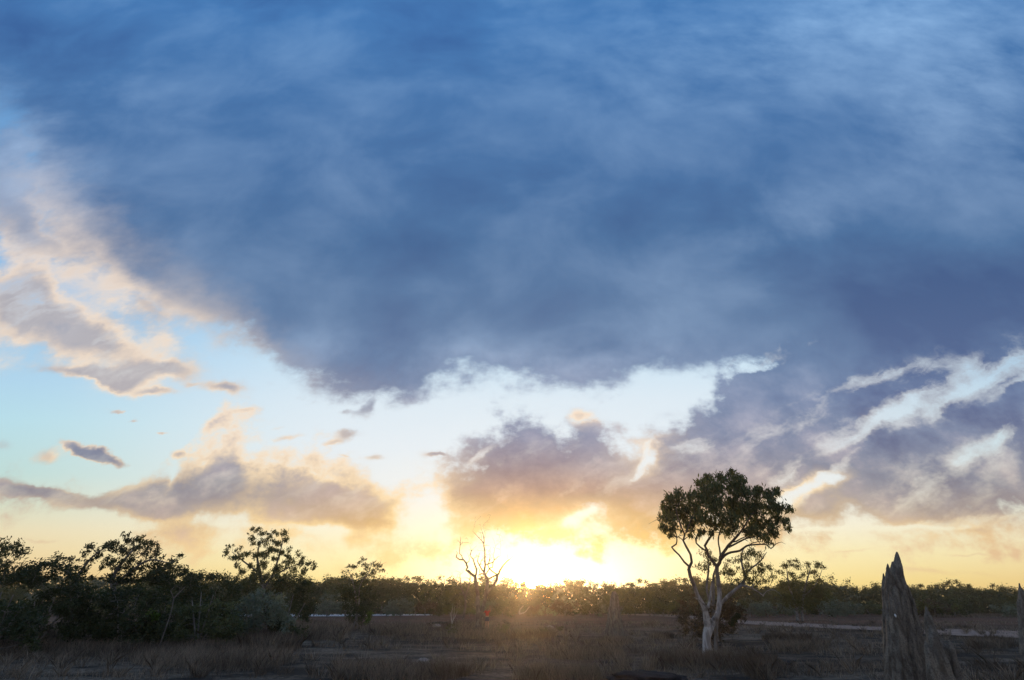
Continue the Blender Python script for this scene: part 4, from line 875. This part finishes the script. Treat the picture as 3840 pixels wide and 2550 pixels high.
mound('termite_mound', 'dark spiked termite mound cut off by the right edge of the photo', [
    A_(3822, 2183, 3842, .22), A_(3832, 2205, 3856, .30, 1.1, .1), A_(3850, 2190, 3880, .36, 1.1, .1), A_(3890, 2170, 3920, .4, 1.1, .2), A_(3930, 2230, 3960, .35), A_(3815, 2240, 3836, .16, 1, -.2)], .035, b3, 9.0)
Y = on_ground(2304, 2404).y; b4 = on_ground(2304, 2404)
A_ = lambda tx, ty, fx, R, sq=1.0, dy=0.0: (at(tx, ty, Y+dy), Vector((at(fx, 2404, Y+dy).x, Y+dy, -.15)), R, sq)
mound('termite_mound', 'slender brown termite mound with a blunt top in open grass right of the sun', [
    A_(2298, 2216, 2300, .42), A_(2306, 2214, 2306, .42, 1.1), A_(2312, 2222, 2314, .38), A_(2290, 2260, 2282, .30), A_(2322, 2290, 2332, .26), A_(2285, 2310, 2274, .22), A_(2308, 2280, 2312, .36, 1, -.3), A_(2330, 2330, 2338, .16)], .045, b4, 13.0)
# white scrap stuck on the tall mound
dg = bpy.context.evaluated_depsgraph_get(); r = ray(3355, 2311).normalized()
ok, loc, nor, *_ = SC.ray_cast(dg, Vector((0, 0, CAM_H)), r)
c = loc if ok else at(3355, 2311, 12.6)
bm = bmesh.new(); pts = [(-.010, .045), (.012, .050), (.028, .020), (.034, -.015), (.022, -.040), (.010, -.012), (-.014, .012)]
for s_ in (0, 1):
    vs = [bm.verts.new((x, -.012-.006*s_-.010*math.sin(y*40), y)) for x, y in pts]; bm.faces.new(vs if s_ else vs[::-1])
bm.verts.ensure_lookup_table(); n7 = len(pts)
for i in range(n7): bm.faces.new((bm.verts[i], bm.verts[(i+1) % n7], bm.verts[n7+(i+1) % n7], bm.verts[n7+i]))
me = bpy.data.meshes.new('paper_scrap'); bm.to_mesh(me); bm.free(); me.materials.append(M['paper']); o = bpy.data.objects.new('paper_scrap', me); COL.objects.link(o); o.location = c-r*.01
tag(o, 'tiny bright white scrap stuck to the face of the tall termite mound', 'scrap')
# ---------------------------------------------------------------- person photographing the sunset
def skin_mesh(name, joints, edges, material, parent, sub=2):
    me = bpy.data.meshes.new(name); me.from_pydata([j[:3] for j in joints], edges, []); o = bpy.data.objects.new(name, me); COL.objects.link(o)
    sk = o.modifiers.new('skin', 'SKIN'); sk.use_smooth_shade = True
    for v, j in zip(me.skin_vertices[0].data, joints): v.radius = (j[3], j[4] if len(j) > 4 else j[3])
    me.skin_vertices[0].data[0].use_root = True
    ss = o.modifiers.new('sub', 'SUBSURF'); ss.levels = sub; ss.render_levels = sub
    dg = bpy.context.evaluated_depsgraph_get(); dg.update(); new = bpy.data.meshes.new_from_object(o.evaluated_get(dg)); o.modifiers.clear(); o.data = new
    new.materials.clear(); new.materials.append(material)
    for p in new.polygons: p.use_smooth = True
    if parent: o.parent = parent
    return o
b = on_ground(1826, 2362)
def person():
    # standing with the back to the viewer (facing +Y), both hands raised to the face holding nothing visible, left elbow out
    J = [(0, 0, .95, .135, .10), (0, 0, 1.12, .115, .085), (0, 0, 1.30, .140, .095), (0, -.01, 1.41, .100, .075), (0, 0, 1.47, .052, .052), (0, .02, 1.56, .076, .090), (0, .02, 1.63, .066, .075),
         (-.085, 0, .88, .085), (-.10, .01, .50, .055), (-.10, -.02, .30, .052), (-.105, 0, .09, .034), (-.11, .10, .035, .034, .025),
         (.085, 0, .88, .085), (.10, .02, .50, .055), (.10, -.01, .30, .052), (.105, .01, .09, .034), (.12, .11, .035, .034, .025),
         (-.17, 0, 1.39, .052), (-.33, .10, 1.24, .038), (-.25, .28, 1.38, .030), (-.20, .33, 1.44, .026),
         (.17, 0, 1.39, .052), (.27, .18, 1.38, .038), (.22, .27, 1.62, .030), (.20, .27, 1.72, .026)]
    E_ = [(0, 1), (1, 2), (2, 3), (3, 4), (4, 5), (5, 6), (0, 7), (7, 8), (8, 9), (9, 10), (10, 11), (0, 12), (12, 13), (13, 14), (14, 15), (15, 16), (3, 17), (17, 18), (18, 19), (19, 20), (3, 21), (21, 22), (22, 23), (23, 24)]
    body = skin_mesh('person', J, E_, M['skin'], None)
    bpy.context.view_layer.update()
    # fingers and thumbs, joined into the body
    t = Tubes()
    for sx, w, d in ((-1, Vector((-.20, .33, 1.44)), Vector((.35, .45, .8))), (1, Vector((.20, .27, 1.72)), Vector((-.1, .15, 1.0)))):
        d.normalize(); side = d.cross(Vector((0, 1, 0))).normalized()
        for k, L in enumerate((.062, .072, .068, .052)):
            o_ = side*(k-1.5)*.018; p0 = w+d*.02+o_; t.add([p0, p0+d*L*.6, p0+d*L*.9+Vector((0, .02, 0)), p0+d*L+Vector((0, .035, -.004))], [.010, .009, .008, .006], 6)
        p0 = w+side*(-.028*1); t.add([p0, p0-side*.022+d*.02, p0-side*.026+d*.05], [.011, .010, .007], 6)
    # nose and ears
    t.add([Vector((0, .095, 1.585)), Vector((0, .118, 1.56)), Vector((0, .10, 1.548))], [.010, .014, .010], 6)
    for sx in (-1, 1): t.add([Vector((sx*.078, .01, 1.59)), Vector((sx*.088, .005, 1.57)), Vector((sx*.078, .012, 1.545))], [.008, .016, .008], 6)
    bm = bmesh.new(); bm.from_mesh(body.data); k0 = len(bm.verts)
    vs = [bm.verts.new(v) for v in t.V]
    for f in t.F: bm.faces.new([vs[i] for i in f])
    bm.to_mesh(body.data); bm.free()
    tag(body, 'person in red t-shirt and dark shorts facing the sunset, hands raised, beside the dead tree', 'person')
    body.location = (b.x, b.y, 0)
    shirt = skin_mesh('t_shirt', [(0, 0, 1.02, .165, .125), (0, 0, 1.12, .150, .115), (0, 0, 1.28, .160, .115), (0, -.01, 1.40, .125, .090), (0, 0, 1.455, .070, .062), (-.17, 0, 1.385, .072), (-.26, .055, 1.315, .062), (.17, 0, 1.385, .072), (.235, .10, 1.385, .060)],
        [(0, 1), (1, 2), (2, 3), (3, 4), (3, 5), (5, 6), (3, 7), (7, 8)], M['red'], body)
    shorts = skin_mesh('shorts', [(0, 0, 1.02, .150, .115), (0, 0, .93, .165, .125), (-.09, 0, .82, .105), (-.105, .01, .62, .088), (.09, 0, .82, .105), (.105, .02, .62, .088)], [(0, 1), (1, 2), (2, 3), (1, 4), (4, 5)], M['shorts'], body)
    hair = skin_mesh('hair', [(0, -.01, 1.66, .085, .09), (0, -.03, 1.58, .085, .075), (0, -.05, 1.47, .060, .045), (0, -.055, 1.36, .040, .03)], [(0, 1), (1, 2), (2, 3)], M['hair'], body)
    for sx in (-1, 1):
        skin_mesh('shoe', [(sx*.107, -.04, .04, .042, .035), (sx*.11, .05, .035, .045, .032), (sx*.115, .14, .03, .040, .026)], [(0, 1), (1, 2)], M['shoe'], body)
    body.scale = (1.0, 1.0, 1.0)
    return body
person()
def haze():  # volume added for the golden veil of glare round the low sun
    bm = bmesh.new(); bmesh.ops.create_cube(bm, size=1.0); me = bpy.data.meshes.new('haze'); bm.to_mesh(me); bm.free()
    bpy.context.view_layer.update()
    top = max((q.matrix_world @ Vector(c)).z for q in SC.objects if q.type == 'MESH' for c in q.bound_box)+.5
    o = bpy.data.objects.new('haze', me); COL.objects.link(o); o.scale = (2440, 1280, top+1.5); o.location = (0, 580, (top-1.5)/2); print('haze top', top)
    m = bpy.data.materials.new('haze'); m.use_nodes = True; nt = m.node_tree; nt.nodes.clear()
    v = nt.nodes.new('ShaderNodeVolumePrincipled'); v.inputs['Color'].default_value = (0.98, 0.89, 0.76, 1); v.inputs['Density'].default_value = 0.00040; v.inputs['Anisotropy'].default_value = 0.88
    ou = nt.nodes.new('ShaderNodeOutputMaterial'); nt.links.new(v.outputs[0], ou.inputs['Volume']); me.materials.append(m)
    tag(o, 'thin warm haze added as a veil of sun glare over the grassland', 'haze', kind='stuff')
haze()
SC.cycles.max_bounces = 6; SC.cycles.volume_bounces = 0; SC.cycles.transparent_max_bounces = 8
